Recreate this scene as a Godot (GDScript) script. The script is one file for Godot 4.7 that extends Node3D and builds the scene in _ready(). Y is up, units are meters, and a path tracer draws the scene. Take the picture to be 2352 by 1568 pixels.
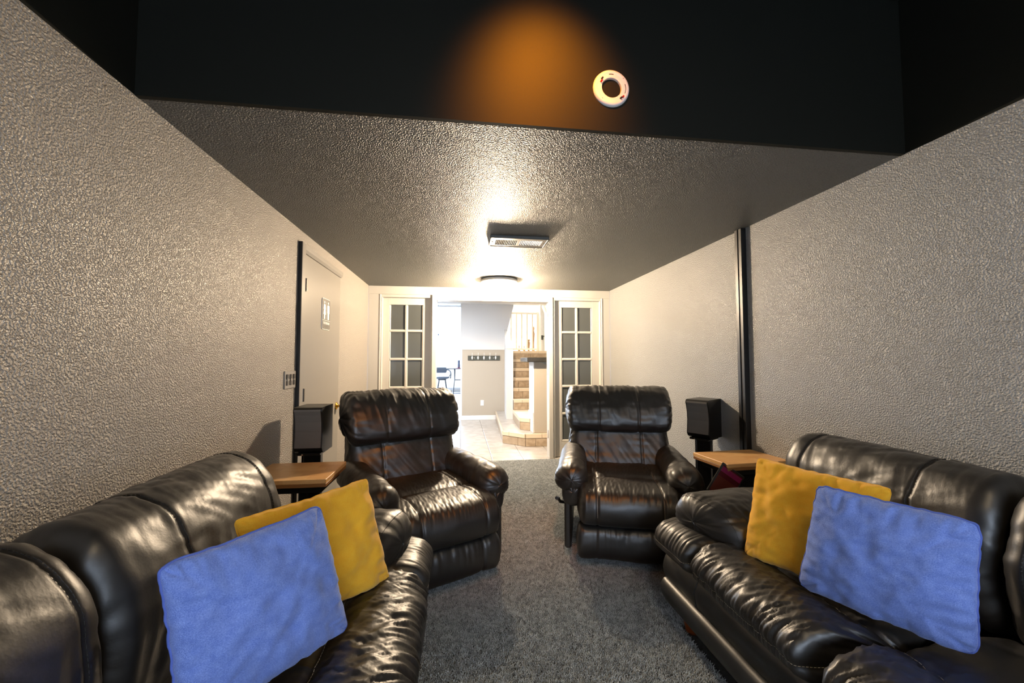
extends Node3D

# Home cinema room seen towards its double-door end: left wall x=-1.115, right wall x=1.94, far wall z=-5.0.
const LX := -1.115
const RX := 1.94
const FZ := -5.0
const CH := 2.15
const GROUPS := {"throw_pillow": "throw pillows on the two sofas", "leather_sofa": "facing leather sofas", "recliner_armchair": "pair of leather recliners",
	"speaker_stand": "speaker stands by the recliners", "bookshelf_speaker": "speakers on stands", "side_table": "wood-topped side tables",
	"table_lamp": "lamps behind the balustrade", "carved_figure": "carved pieces behind the balustrade", "stair_ceiling_light": "square warm ceiling lights"}
var M := {}
var names := {}
var rng := RandomNumberGenerator.new()
var nz := FastNoiseLite.new()
var nz2 := FastNoiseLite.new()

func _ready():
	rng.seed = 7
	# ---- camera
	var cam := Camera3D.new()
	cam.name = "camera"
	cam.fov = rad_to_deg(2.0 * atan(784.0 / 915.0))
	cam.near = 0.02
	add_child(cam)
	cam.position = Vector3(0, 1.24, 0)
	cam.rotation = Vector3(atan(43.0 / 915.0), -atan(118.0 / 915.0), 0)
	cam.current = true
	# ---- sky and exposure
	var we := WorldEnvironment.new()
	we.name = "environment"
	var env := Environment.new()
	env.background_mode = Environment.BG_SKY
	var sky := Sky.new()
	var sm := ProceduralSkyMaterial.new()
	sm.sky_top_color = Color(0.62, 0.74, 0.95)
	sm.sky_horizon_color = Color(0.92, 0.95, 1.0)
	sm.ground_horizon_color = Color(0.85, 0.86, 0.86)
	sm.ground_bottom_color = Color(0.5, 0.5, 0.48)
	sm.sky_energy_multiplier = 3.0
	sm.ground_energy_multiplier = 2.0
	sky.sky_material = sm
	env.sky = sky
	env.tonemap_mode = Environment.TONE_MAPPER_LINEAR
	env.tonemap_exposure = 1.0
	env.sdfgi_enabled = true
	env.ssao_enabled = true
	env.ssil_enabled = true
	we.environment = env
	add_child(we)
	# ---- large lights: the projection screen behind the camera, hall and landing lamps, daylight at the dining window
	area("screen_light", Vector3(0.41, 1.25, 1.93), Vector2(2.2, 1.25), Vector3(0, 180, 0), Color(0.84, 0.91, 1.0), 11.5)
	area("tray_light", Vector3(0.41, 2.80, 0.55), Vector2(0.5, 0.5), Vector3(-90, 0, 0), Color(1.0, 0.88, 0.70), 1.7)
	area("hall_light", Vector3(-1.1, 2.385, -6.6), Vector2(0.5, 0.5), Vector3(-90, 0, 0), Color(0.95, 0.97, 1.0), 11.5)
	area("landing_light", Vector3(1.6, 3.38, -10.6), Vector2(0.6, 0.6), Vector3(-90, 0, 0), Color(1.0, 0.96, 0.88), 30.0)
	area("stair_light", Vector3(1.9, 3.38, -7.2), Vector2(0.5, 0.5), Vector3(-90, 0, 0), Color(1.0, 0.93, 0.84), 5.0)
	area("dining_daylight", Vector3(-1.9, 1.5, -15.88), Vector2(3.0, 2.3), Vector3(0, 180, 0), Color(0.86, 0.93, 1.0), 34.0)
	# the ceiling lamp's own light
	omni("ceiling_lamp_glow", Vector3(0.43, 2.037, -4.47), Color(1.0, 0.89, 0.75), 8.6, 0.04)
	spot("accent_lamp_glow", Vector3(0.31, 2.70, -0.98), Vector3(0.31, 2.31, -1.48), Color(1.0, 0.57, 0.10), 3.4, 34.0)

	noise_setup()
	materials()
	shell()
	far_wall()
	restroom_door()
	hall()
	fixtures()
	speakers()
	tables()
	recliner("recliner_armchair", Vector3(-0.228, 0, -2.55), 27.0, 0.0, "black leather recliner armchair on the left, angled to the aisle beside the brass-knobbed door", 11)
	recliner("recliner_armchair", Vector3(1.11, 0, -2.66), -17.5, 1.0, "black leather recliner armchair on the right, with a side lever, near the black wall post", 23)
	sofa("leather_sofa", Vector3(-1.085, 0, -1.86), 1.0, "black leather sofa along the left wall, under the beige textured wall", 3)
	sofa("leather_sofa", Vector3(1.90, 0, -1.91), -1.0, "black leather sofa along the right wall, in front of the black wall post", 5)
	pillows()
	carpet()

# ================= helpers =================
func numbered(n: String) -> String:
	if not names.has(n):
		names[n] = 0
		return n
	names[n] += 1
	return "%s_%03d" % [n, names[n]]

func thing(n: String, label: String, cat: String, at := Vector3.ZERO, turn := 0.0, group := "") -> Node3D:
	var o := Node3D.new()
	o.name = numbered(n)
	add_child(o)
	o.position = at
	o.rotation_degrees.y = turn
	o.set_meta("label", label)
	o.set_meta("category", cat)
	if group == "":
		group = GROUPS.get(n, "")
	if group != "":
		o.set_meta("group", group)
	return o

func part(parent: Node, n: String, mesh: Mesh, mat: Material, label := "") -> MeshInstance3D:
	var o := MeshInstance3D.new()
	o.name = n
	o.mesh = mesh
	o.material_override = mat
	o.cast_shadow = GeometryInstance3D.SHADOW_CASTING_SETTING_ON
	parent.add_child(o, true)
	if label != "":
		o.set_meta("label", label)
	return o

func single(n: String, mesh: Mesh, mat: Material, label: String, cat: String, group := "") -> MeshInstance3D:
	var o := part(self, numbered(n), mesh, mat)
	o.set_meta("label", label)
	o.set_meta("category", cat)
	if group != "":
		o.set_meta("group", group)
	return o

func struct(n: String, mesh: Mesh, mat: Material, label: String) -> MeshInstance3D:
	var o := part(self, numbered(n), mesh, mat)
	o.set_meta("kind", "structure")
	o.set_meta("label", label)
	o.set_meta("category", n.split("_")[0])
	return o

func area(n, at, size, rot, col, e):
	var l := AreaLight3D.new()
	l.name = n
	l.area_size = size
	l.light_color = col
	l.light_energy = e
	l.area_range = 30.0
	l.area_attenuation = 2.0
	l.shadow_enabled = true
	add_child(l)
	l.position = at
	l.rotation_degrees = rot
	return l

func omni(n, at, col, e, size, parent = self):
	var l := OmniLight3D.new()
	l.name = n
	l.light_color = col
	l.light_energy = e
	l.light_size = size
	l.omni_range = 20.0
	l.omni_attenuation = 2.0
	l.shadow_enabled = true
	parent.add_child(l)
	l.position = at
	return l

func spot(n, at, to, col, e, angle):
	var l := SpotLight3D.new()
	l.name = n
	l.light_color = col
	l.light_energy = e
	l.light_size = 0.07
	l.spot_range = 20.0
	l.spot_attenuation = 2.0
	l.spot_angle = angle
	l.spot_angle_attenuation = 1.6
	l.shadow_enabled = true
	add_child(l)
	l.position = at
	l.look_at_from_position(at, to, Vector3.UP)
	return l

func start() -> SurfaceTool:
	var st := SurfaceTool.new()
	st.begin(Mesh.PRIMITIVE_TRIANGLES)
	return st

func tri(st: SurfaceTool, a: Vector3, b: Vector3, c: Vector3, out: Vector3):
	var n := (b - a).cross(c - a)
	if n.length() < 1e-12:
		return
	n = n.normalized()
	if n.dot(out) > 0:      # counter-clockwise: swap to clockwise
		var t := b
		b = c
		c = t
	else:
		n = -n
	st.set_normal(n)
	st.add_vertex(a)
	st.set_normal(n)
	st.add_vertex(b)
	st.set_normal(n)
	st.add_vertex(c)

func quad(st: SurfaceTool, a: Vector3, b: Vector3, c: Vector3, d: Vector3, out: Vector3):
	tri(st, a, b, c, out)
	tri(st, a, c, d, out)

func box(st: SurfaceTool, c: Vector3, s: Vector3, bev := 0.004, bas := Basis.IDENTITY):
	var h := s * 0.5
	var b: float = min(bev, min(h.x, min(h.y, h.z)) * 0.9)
	var ax := [Vector3.RIGHT, Vector3.UP, Vector3.BACK]
	for i in 3:
		for sg in [-1.0, 1.0]:
			var n: Vector3 = ax[i] * sg
			var u: Vector3 = ax[(i + 1) % 3]
			var v: Vector3 = ax[(i + 2) % 3]
			var hu: float = h[(i + 1) % 3] - b
			var hv: float = h[(i + 2) % 3] - b
			var o: Vector3 = n * h[i]
			quad(st, c + bas * (o - u * hu - v * hv), c + bas * (o + u * hu - v * hv), c + bas * (o + u * hu + v * hv), c + bas * (o - u * hu + v * hv), bas * n)
	if b <= 0.0:
		return
	for i in 3:           # edges parallel to axis i
		var j := (i + 1) % 3
		var k := (i + 2) % 3
		for sj in [-1.0, 1.0]:
			for sk in [-1.0, 1.0]:
				var e: Vector3 = ax[i] * (h[i] - b)
				var p: Vector3 = ax[j] * sj * h[j] + ax[k] * sk * (h[k] - b)
				var q: Vector3 = ax[j] * sj * (h[j] - b) + ax[k] * sk * h[k]
				quad(st, c + bas * (p - e), c + bas * (p + e), c + bas * (q + e), c + bas * (q - e), bas * (ax[j] * sj + ax[k] * sk))
	for sx in [-1.0, 1.0]:
		for sy in [-1.0, 1.0]:
			for sz in [-1.0, 1.0]:
				tri(st, c + bas * Vector3(sx * h.x, sy * (h.y - b), sz * (h.z - b)), c + bas * Vector3(sx * (h.x - b), sy * h.y, sz * (h.z - b)), c + bas * Vector3(sx * (h.x - b), sy * (h.y - b), sz * h.z), bas * Vector3(sx, sy, sz))

func bx(c: Vector3, s: Vector3, bev := 0.004, bas := Basis.IDENTITY) -> ArrayMesh:
	var st := start()
	box(st, c, s, bev, bas)
	return st.commit()

# box by two corners
func bb(a: Vector3, b: Vector3, bev := 0.004) -> ArrayMesh:
	return bx((a + b) * 0.5, (b - a).abs(), bev)

func lathe(st: SurfaceTool, prof: Array, seg: int, xf := Transform3D.IDENTITY):
	# prof: Vector2(r, y) going along the outline, smooth
	var n := prof.size()
	var nor := []
	for i in n:
		var a: Vector2 = prof[max(i - 1, 0)]
		var b: Vector2 = prof[min(i + 1, n - 1)]
		var t := (b - a).normalized()
		nor.append(Vector2(t.y, -t.x))
	for i in n - 1:
		for k in seg:
			var vs := []
			for q in [[i, k], [i + 1, k], [i + 1, k + 1], [i, k + 1]]:
				var an: float = TAU * q[1] / seg
				var p: Vector2 = prof[q[0]]
				var m: Vector2 = nor[q[0]]
				vs.append([xf * Vector3(p.x * cos(an), p.y, p.x * sin(an)), (xf.basis * Vector3(m.x * cos(an), m.y, m.x * sin(an))).normalized()])
			for tr in [[0, 1, 2], [0, 2, 3]]:
				var a3: Vector3 = vs[tr[0]][0]
				var b3: Vector3 = vs[tr[1]][0]
				var c3: Vector3 = vs[tr[2]][0]
				var g := (b3 - a3).cross(c3 - a3)
				if g.length() < 1e-14:
					continue
				var order = tr if g.dot(vs[tr[0]][1] + vs[tr[1]][1] + vs[tr[2]][1]) < 0 else [tr[0], tr[2], tr[1]]
				for q in order:
					st.set_normal(vs[q][1])
					st.add_vertex(vs[q][0])

func tube(st: SurfaceTool, pts: Array, r: float, sides := 6, r2 := -1.0):
	var n := pts.size()
	if r2 < 0:
		r2 = r
	var rings := []
	var up := Vector3.UP
	for i in n:
		var a: Vector3 = pts[max(i - 1, 0)]
		var b: Vector3 = pts[min(i + 1, n - 1)]
		var t := (b - a).normalized()
		if abs(t.dot(up)) > 0.95:
			up = Vector3.RIGHT
		var s := t.cross(up).normalized()
		up = s.cross(t).normalized()
		var ring := []
		var rr: float = lerp(r, r2, float(i) / max(n - 1, 1))
		for k in sides:
			var an := TAU * k / sides
			var d := s * cos(an) + up * sin(an)
			ring.append([pts[i] + d * rr, d])
		rings.append(ring)
	for i in n - 1:
		for k in sides:
			var k2 := (k + 1) % sides
			var q := [rings[i][k], rings[i + 1][k], rings[i + 1][k2], rings[i][k2]]
			for tr in [[0, 1, 2], [0, 2, 3]]:
				var g: Vector3 = (q[tr[1]][0] - q[tr[0]][0]).cross(q[tr[2]][0] - q[tr[0]][0])
				var order = tr if g.dot(q[tr[0]][1] + q[tr[2]][1]) < 0 else [tr[0], tr[2], tr[1]]
				for w in order:
					st.set_normal(q[w][1])
					st.add_vertex(q[w][0])
	for e in [0, n - 1]:
		var dir: Vector3 = (pts[0] - pts[1]) if e == 0 else (pts[n - 1] - pts[n - 2])
		for k in range(1, sides - 1):
			tri(st, rings[e][0][0], rings[e][k][0], rings[e][k + 1][0], dir)

func rod(a: Vector3, b: Vector3, r: float, sides := 8, r2 := -1.0) -> ArrayMesh:
	var st := start()
	tube(st, [a, b], r, sides, r2)
	return st.commit()

# prism: polygon pts (Vector2 list) in plane given by basis columns u,v, thickness along w from 0 to th
func prism(st: SurfaceTool, pts: PackedVector2Array, o: Vector3, u: Vector3, v: Vector3, w: Vector3):
	var idx := Geometry2D.triangulate_polygon(pts)
	var cen := Vector2.ZERO
	for p in pts:
		cen += p
	cen /= pts.size()
	for i in range(0, idx.size(), 3):
		var a := pts[idx[i]]
		var b := pts[idx[i + 1]]
		var c := pts[idx[i + 2]]
		var A := o + u * a.x + v * a.y
		var B := o + u * b.x + v * b.y
		var C := o + u * c.x + v * c.y
		tri(st, A, B, C, -w)
		tri(st, A + w, B + w, C + w, w)
	var area2 := 0.0
	for i in pts.size():
		var p := pts[i]
		var q := pts[(i + 1) % pts.size()]
		area2 += p.x * q.y - q.x * p.y
	for i in pts.size():
		var p := pts[i]
		var q := pts[(i + 1) % pts.size()]
		var e := q - p
		var nn: Vector2 = Vector2(e.y, -e.x) * signf(area2)
		quad(st, o + u * p.x + v * p.y, o + u * q.x + v * q.y, o + u * q.x + v * q.y + w, o + u * p.x + v * p.y + w, u * nn.x + v * nn.y)

# closed smooth profile through control points, M samples evenly spaced
func smooth_profile(ctrl: Array, m: int) -> PackedVector2Array:
	var n := ctrl.size()
	var dense := PackedVector2Array()
	for i in n:
		var p0: Vector2 = ctrl[(i - 1 + n) % n]
		var p1: Vector2 = ctrl[i]
		var p2: Vector2 = ctrl[(i + 1) % n]
		var p3: Vector2 = ctrl[(i + 2) % n]
		# centripetal-like tangents limited to the shorter chord
		var d1 := (p1 - p0).length()
		var d2 := (p2 - p1).length()
		var d3 := (p3 - p2).length()
		var m1 := ((p2 - p1) / d2 * d1 + (p1 - p0) / d1 * d2) / (d1 + d2) * d2
		var m2 := ((p3 - p2) / d3 * d2 + (p2 - p1) / d2 * d3) / (d2 + d3) * d2
		for k in 16:
			var t := k / 16.0
			var t2 := t * t
			var t3 := t2 * t
			dense.append(p1 * (2 * t3 - 3 * t2 + 1) + m1 * (t3 - 2 * t2 + t) + p2 * (-2 * t3 + 3 * t2) + m2 * (t3 - t2))
	var acc := PackedFloat32Array([0.0])
	var tot := 0.0
	for i in dense.size():
		tot += dense[i].distance_to(dense[(i + 1) % dense.size()])
		acc.append(tot)
	var out := PackedVector2Array()
	var j := 0
	for i in m:
		var s := tot * i / m
		while acc[j + 1] < s:
			j += 1
		var f: float = (s - acc[j]) / max(acc[j + 1] - acc[j], 1e-9)
		out.append(dense[j].lerp(dense[(j + 1) % dense.size()], f))
	return out

# Upholstered block: a closed profile carried along an axis, with rounded and slightly domed ends.
# opt: m, n, cap (rounding radius), dome, crown, disp: Callable(a, p2, len) -> float, warp: Callable(Vector3) -> Vector3
func soft(ctrl: Array, a0: float, a1: float, ea: Vector3, ex: Vector3, ey: Vector3, opt: Dictionary) -> Dictionary:
	var m: int = opt.get("m", 72)
	var n: int = opt.get("n", 48)
	var cap: float = opt.get("cap", 0.04)
	var dome: float = opt.get("dome", 0.01)
	var crown: float = opt.get("crown", 0.0)
	var prof := smooth_profile(ctrl, m)
	var cen := Vector2.ZERO
	for p in prof:
		cen += p
	cen /= m
	var hm := 1e9
	for p in prof:
		hm = min(hm, p.distance_to(cen))
	hm = max(hm, cap * (1.04 if opt.get("round", false) else 1.3))
	var L := a1 - a0
	cap = min(cap, L * 0.45)
	var rows := []        # [axial, scale, flatness]
	var nc := 7
	for k in range(5, 0, -1):
		var s := (1.0 - cap / hm) * (1.0 - k / 5.0)
		rows.append([a0 - dome * (1.0 - s * s / pow(1.0 - cap / hm + 1e-6, 2)), s])
	for k in range(0, nc):
		var th := PI * 0.5 * (1.0 - float(k) / nc)
		rows.append([a0 + cap * (1.0 - sin(th)), 1.0 - cap / hm * (1.0 - cos(th))])
	for k in range(0, n + 1):
		rows.append([a0 + cap + (L - 2 * cap) * k / n, 1.0])
	for k in range(1, nc + 1):
		var th := PI * 0.5 * k / nc
		rows.append([a1 - cap * (1.0 - sin(th)), 1.0 - cap / hm * (1.0 - cos(th))])
	for k in range(1, 6):
		var s := (1.0 - cap / hm) * (1.0 - k / 5.0)
		rows.append([a1 + dome * (1.0 - s * s / pow(1.0 - cap / hm + 1e-6, 2)), s])
	var nr := rows.size()
	var pos := PackedVector3Array()
	pos.resize(nr * m)
	for k in nr:
		var a: float = rows[k][0]
		var s: float = rows[k][1]
		var mid := 1.0 + crown * (1.0 - pow((2.0 * (a - a0) / L - 1.0), 2)) if crown != 0.0 else 1.0
		for j in m:
			var p := cen + (prof[j] - cen) * s * mid
			pos[k * m + j] = ea * a + ex * p.x + ey * p.y
	var idx := PackedInt32Array()
	for k in nr - 1:
		for j in m:
			var j2 := (j + 1) % m
			idx.append_array(PackedInt32Array([k * m + j, (k + 1) * m + j, (k + 1) * m + j2, k * m + j, (k + 1) * m + j2, k * m + j2]))
	orient(pos, idx)
	var nor := normals(pos, idx)
	if opt.has("disp"):
		var f: Callable = opt.disp
		for k in nr:
			var s: float = rows[k][1]
			for j in m:
				var d: float = f.call(rows[k][0], prof[j], s)
				pos[k * m + j] += nor[k * m + j] * d
	if opt.has("warp"):
		var w: Callable = opt.warp
		for i in pos.size():
			pos[i] = w.call(pos[i])
	nor = normals(pos, idx)
	return {"mesh": arr(pos, nor, idx), "pos": pos, "nor": nor, "m": m, "rows": rows, "prof": prof}

func orient(pos: PackedVector3Array, idx: PackedInt32Array):
	var vol := 0.0
	var c := pos[idx[idx.size() / 2]]
	for i in range(0, idx.size(), 3):
		vol += (pos[idx[i]] - c).dot((pos[idx[i + 1]] - c).cross(pos[idx[i + 2]] - c))
	if vol > 0:           # counter-clockwise outside: flip to clockwise
		for i in range(0, idx.size(), 3):
			var t := idx[i + 1]
			idx[i + 1] = idx[i + 2]
			idx[i + 2] = t

func normals(pos: PackedVector3Array, idx: PackedInt32Array) -> PackedVector3Array:
	var nor := PackedVector3Array()
	nor.resize(pos.size())
	for i in range(0, idx.size(), 3):
		var a := idx[i]
		var b := idx[i + 1]
		var c := idx[i + 2]
		var g := (pos[c] - pos[a]).cross(pos[b] - pos[a])
		nor[a] += g
		nor[b] += g
		nor[c] += g
	for i in nor.size():
		nor[i] = nor[i].normalized() if nor[i].length_squared() > 1e-24 else Vector3.UP
	return nor

func arr(pos, nor, idx) -> ArrayMesh:
	var a := []
	a.resize(Mesh.ARRAY_MAX)
	a[Mesh.ARRAY_VERTEX] = pos
	a[Mesh.ARRAY_NORMAL] = nor
	a[Mesh.ARRAY_INDEX] = idx
	var me := ArrayMesh.new()
	me.add_surface_from_arrays(Mesh.PRIMITIVE_TRIANGLES, a)
	return me

# line along the block's axis at the profile point nearest q (off = lift)
func along(g: Dictionary, q: Vector2, off := 0.0015, f0 := 0.0, f1 := 1.0) -> Array:
	var bj := 0
	for j in g.m:
		if g.prof[j].distance_to(q) < g.prof[bj].distance_to(q):
			bj = j
	var out := []
	var nr: int = g.rows.size()
	for k in range(5, nr - 5):
		var f: float = float(k - 5) / (nr - 11)
		if f >= f0 and f <= f1:
			out.append(g.pos[k * g.m + bj] + g.nor[k * g.m + bj] * off)
	return out

# line round the profile at axial position a, between the profile points nearest q0 and q1 (forward)
func around(g: Dictionary, a: float, q0: Vector2, q1: Vector2, off := 0.0015) -> Array:
	var bk := 5
	for k in range(5, g.rows.size() - 5):
		if abs(g.rows[k][0] - a) < abs(g.rows[bk][0] - a):
			bk = k
	var j0 := 0
	var j1 := 0
	for j in g.m:
		if g.prof[j].distance_to(q0) < g.prof[j0].distance_to(q0):
			j0 = j
		if g.prof[j].distance_to(q1) < g.prof[j1].distance_to(q1):
			j1 = j
	var out := []
	var j := j0
	while true:
		out.append(g.pos[bk * g.m + j] + g.nor[bk * g.m + j] * off)
		if j == j1 or out.size() > g.m:
			break
		j = (j + 1) % g.m
	return out

# thread stitches (dashes) along a polyline
func stitches(pts: Array, dash := 0.0065, gap := 0.0035, r := 0.0009) -> ArrayMesh:
	var st := start()
	var cur := Curve3D.new()
	cur.bake_interval = 0.004
	for p in pts:
		cur.add_point(p)
	var L := cur.get_baked_length()
	var s := 0.0
	while s + dash < L:
		tube(st, [cur.sample_baked(s), cur.sample_baked(s + dash)], r, 4)
		s += dash + gap
	return st.commit()

func cord(pts: Array, r := 0.0016, sides := 5) -> ArrayMesh:
	var st := start()
	tube(st, pts, r, sides)
	return st.commit()

func gauss(x: float, w: float) -> float:
	return exp(-(x * x) / (w * w))

# gathered folds: run along d (distance from the seam) and alternate along t
func folds(t: float, d: float, fq: float, reach: float, sd := 0.0) -> float:
	var v := nz2.get_noise_2d(t * fq + sd, d * fq * 0.12 + sd * 1.7)
	return (0.35 - abs(v) * 1.6) * exp(-abs(d) / reach)

# ================= textures and materials =================
func noise_setup():
	nz.seed = 5
	nz.frequency = 1.0
	nz.noise_type = FastNoiseLite.TYPE_SIMPLEX_SMOOTH
	nz.fractal_octaves = 3
	nz2.seed = 9
	nz2.frequency = 1.0
	nz2.noise_type = FastNoiseLite.TYPE_SIMPLEX_SMOOTH
	nz2.fractal_octaves = 2

func seamless(size: int, freq: float, oct: int, sd: int, type := FastNoiseLite.TYPE_SIMPLEX_SMOOTH) -> PackedByteArray:
	var f := FastNoiseLite.new()
	f.seed = sd
	f.frequency = freq
	f.noise_type = type
	f.fractal_octaves = oct
	var im := f.get_seamless_image(size, size)
	im.convert(Image.FORMAT_L8)
	return im.get_data()

func grey_tex(d: PackedByteArray, size: int) -> ImageTexture:
	var im := Image.create_from_data(size, size, false, Image.FORMAT_L8, d)
	return ImageTexture.create_from_image(im)

func curve_bytes(d: PackedByteArray, lo: float, hi: float) -> PackedByteArray:
	var lut := PackedByteArray()
	for i in 256:
		lut.append(int(255.0 * smoothstep(lo, hi, i / 255.0)))
	for i in d.size():
		d[i] = lut[d[i]]
	return d

func mix_bytes(a: PackedByteArray, b: PackedByteArray, k: float) -> PackedByteArray:
	for i in a.size():
		a[i] = int(a[i] * (1.0 - k) + b[i] * k)
	return a

func two_tone(d: PackedByteArray, size: int, c0: Color, c1: Color) -> ImageTexture:
	var out := PackedByteArray()
	out.resize(size * size * 3)
	for i in d.size():
		var t := d[i] / 255.0
		out[i * 3] = int(255 * lerp(c0.r, c1.r, t))
		out[i * 3 + 1] = int(255 * lerp(c0.g, c1.g, t))
		out[i * 3 + 2] = int(255 * lerp(c0.b, c1.b, t))
	return ImageTexture.create_from_image(Image.create_from_data(size, size, false, Image.FORMAT_RGB8, out))

func mat(n: String, col: Color, rough: float, metal := 0.0, spec := 0.5) -> StandardMaterial3D:
	var m := StandardMaterial3D.new()
	m.resource_name = n
	m.albedo_color = col
	m.roughness = rough
	m.metallic = metal
	m.metallic_specular = spec
	M[n] = m
	return m

func bump(m: StandardMaterial3D, t: Texture2D, cm: float, sc: float, world := true):
	m.heightmap_enabled = true
	m.heightmap_texture = t
	m.heightmap_scale = cm
	m.uv1_triplanar = true
	m.uv1_world_triplanar = world
	m.uv1_scale = Vector3(sc, sc, sc)

func materials():
	var rough_h := grey_tex(mix_bytes(curve_bytes(seamless(1024, 0.075, 2, 3), 0.30, 0.72), seamless(1024, 0.22, 2, 4), 0.22), 1024)
	var wall := mat("wall_paint", Color(0.63, 0.605, 0.57), 0.34, 0.0, 0.8)
	bump(wall, rough_h, 0.40, 1.35)
	var wall2 := mat("wall_paint_cool", Color(0.605, 0.61, 0.605), 0.34, 0.0, 0.8)
	bump(wall2, rough_h, 0.40, 1.35)
	var ceil := mat("ceiling_paint", Color(0.385, 0.39, 0.38), 0.42, 0.0, 0.4)
	bump(ceil, rough_h, 0.45, 1.35)
	var bl := mat("black_paint", Color(0.098, 0.104, 0.088), 0.6, 0.0, 0.3)
	var fine_h := grey_tex(seamless(512, 0.12, 2, 8), 512)
	bump(bl, fine_h, 0.01, 3.0)
	mat("door_paint", Color(0.55, 0.535, 0.51), 0.33)
	mat("trim_white", Color(0.78, 0.765, 0.735), 0.4)
	mat("hall_white", Color(0.86, 0.86, 0.86), 0.7)
	mat("hall_tan", Color(0.70, 0.665, 0.61), 0.7)
	mat("hall_trim", Color(0.92, 0.92, 0.92), 0.4)
	mat("black_plastic", Color(0.055, 0.055, 0.055), 0.42)
	mat("black_metal", Color(0.05, 0.05, 0.05), 0.35, 0.2)
	mat("grille_cloth", Color(0.38, 0.365, 0.34), 0.7)
	mat("chrome", Color(0.8, 0.8, 0.8), 0.22, 1.0)
	mat("hinge_bronze", Color(0.36, 0.34, 0.32), 0.3, 0.7)
	mat("brass", Color(0.88, 0.66, 0.24), 0.2, 1.0)
	mat("plastic_white", Color(0.9, 0.9, 0.89), 0.4)
	mat("slot_dark", Color(0.12, 0.12, 0.16), 0.6)
	mat("wire_red", Color(0.72, 0.06, 0.10), 0.4)
	mat("rack_dark", Color(0.22, 0.24, 0.22), 0.5)
	mat("counter_dark", Color(0.20, 0.19, 0.17), 0.25)
	mat("corbel_grey", Color(0.62, 0.62, 0.60), 0.5)
	mat("grout", Color(0.42, 0.38, 0.34), 0.8)
	mat("stool_grey", Color(0.42, 0.47, 0.54), 0.5)
	mat("steel_dark", Color(0.32, 0.37, 0.43), 0.35, 0.3)
	mat("vase_blue", Color(0.48, 0.55, 0.66), 0.4)
	mat("twig", Color(0.42, 0.26, 0.16), 0.7)
	mat("cloth_red", Color(0.75, 0.16, 0.26), 0.7)
	mat("bronze", Color(0.42, 0.33, 0.24), 0.45, 0.3)
	mat("foot_wood", Color(0.50, 0.24, 0.09), 0.4)
	mat("thread_light", Color(0.66, 0.62, 0.54), 0.7)
	mat("thread_dark", Color(0.10, 0.09, 0.08), 0.6)
	mat("pane_dark", Color(0.33, 0.345, 0.345), 0.08)
	mat("sign_grey", Color(0.42, 0.41, 0.39), 0.4)
	mat("sign_white", Color(0.95, 0.95, 0.94), 0.5)
	mat("switch_dark", Color(0.10, 0.09, 0.085), 0.4)
	mat("switch_plate", Color(0.62, 0.60, 0.57), 0.28, 0.35)
	mat("vent_grey", Color(0.70, 0.68, 0.65), 0.45)
	mat("vent_frame", Color(0.40, 0.40, 0.385), 0.45)
	mat("vent_hole", Color(0.06, 0.06, 0.055), 0.8)
	var tile_m := seamless(256, 0.02, 4, 31)
	var ft := mat("floor_tile", Color.WHITE, 0.3)
	ft.albedo_texture = two_tone(tile_m, 256, Color(0.66, 0.63, 0.60), Color(0.78, 0.76, 0.73))
	ft.uv1_triplanar = true
	ft.uv1_world_triplanar = true
	var rt := mat("riser_tile", Color.WHITE, 0.4)
	rt.albedo_texture = two_tone(tile_m, 256, Color(0.62, 0.54, 0.44), Color(0.76, 0.68, 0.58))
	rt.uv1_triplanar = true
	rt.uv1_world_triplanar = true
	rt.uv1_scale = Vector3(2, 2, 2)
	mat("nosing_tile", Color(0.86, 0.79, 0.69), 0.35)
	# leather: near black, satin, fine pebble grain
	var lg := grey_tex(mix_bytes(seamless(512, 0.06, 2, 12, FastNoiseLite.TYPE_CELLULAR), seamless(512, 0.02, 3, 13), 0.4), 512)
	var le := mat("leather", Color(0.115, 0.11, 0.105), 0.43, 0.0, 1.0)
	bump(le, lg, 0.035, 5.0, false)
	var ls := mat("leather_side", Color(0.11, 0.112, 0.112), 0.42, 0.0, 0.6)
	bump(ls, lg, 0.02, 5.0, false)
	# chenille and velvet
	var weave := seamless(512, 0.16, 2, 17)
	var blotch := seamless(512, 0.018, 4, 18)
	var wm := mix_bytes(weave.duplicate(), blotch, 0.3)
	var weave_t := grey_tex(weave, 512)
	for q in [["cloth_blue", Color(0.34, 0.44, 0.77), Color(0.60, 0.70, 0.95), 0.05], ["cloth_yellow", Color(0.97, 0.67, 0.14), Color(1.0, 0.81, 0.29), 0.03]]:
		var c := mat(q[0], Color.WHITE, 0.9, 0.0, 0.2)
		c.albedo_texture = two_tone(curve_bytes(wm.duplicate(), 0.0, 1.0), 512, q[1], q[2])
		bump(c, weave_t, q[3], 4.0, false)
		c.rim_enabled = true
		c.rim = 0.5
		c.rim_tint = 0.6
	mat("piping_blue", Color(0.34, 0.43, 0.76), 0.8)
	# table wood: staves with grain along x
	var wi := Image.create(512, 512, false, Image.FORMAT_RGB8)
	var wr := RandomNumberGenerator.new()
	wr.seed = 4
	for y in 512:
		var band := y / 64
		for x in 512:
			var stave := int((x + (band * 197) % 512) / 256) + band * 7
			var tone := fmod(stave * 0.377, 1.0)
			var g := nz.get_noise_2d(x * 0.006 + stave * 9.0, y * 0.09) * 0.5 + 0.5
			var fl := nz2.get_noise_2d(x * 0.05, y * 0.4 + stave) * 0.06
			var k: float = clamp(0.25 + 0.35 * tone + 0.5 * (g - 0.5) + fl, 0, 1)
			wi.set_pixel(x, y, Color(0.82, 0.60, 0.37).lerp(Color(0.99, 0.84, 0.60), k))
	var wd := mat("table_wood", Color.WHITE, 0.38)
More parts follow.
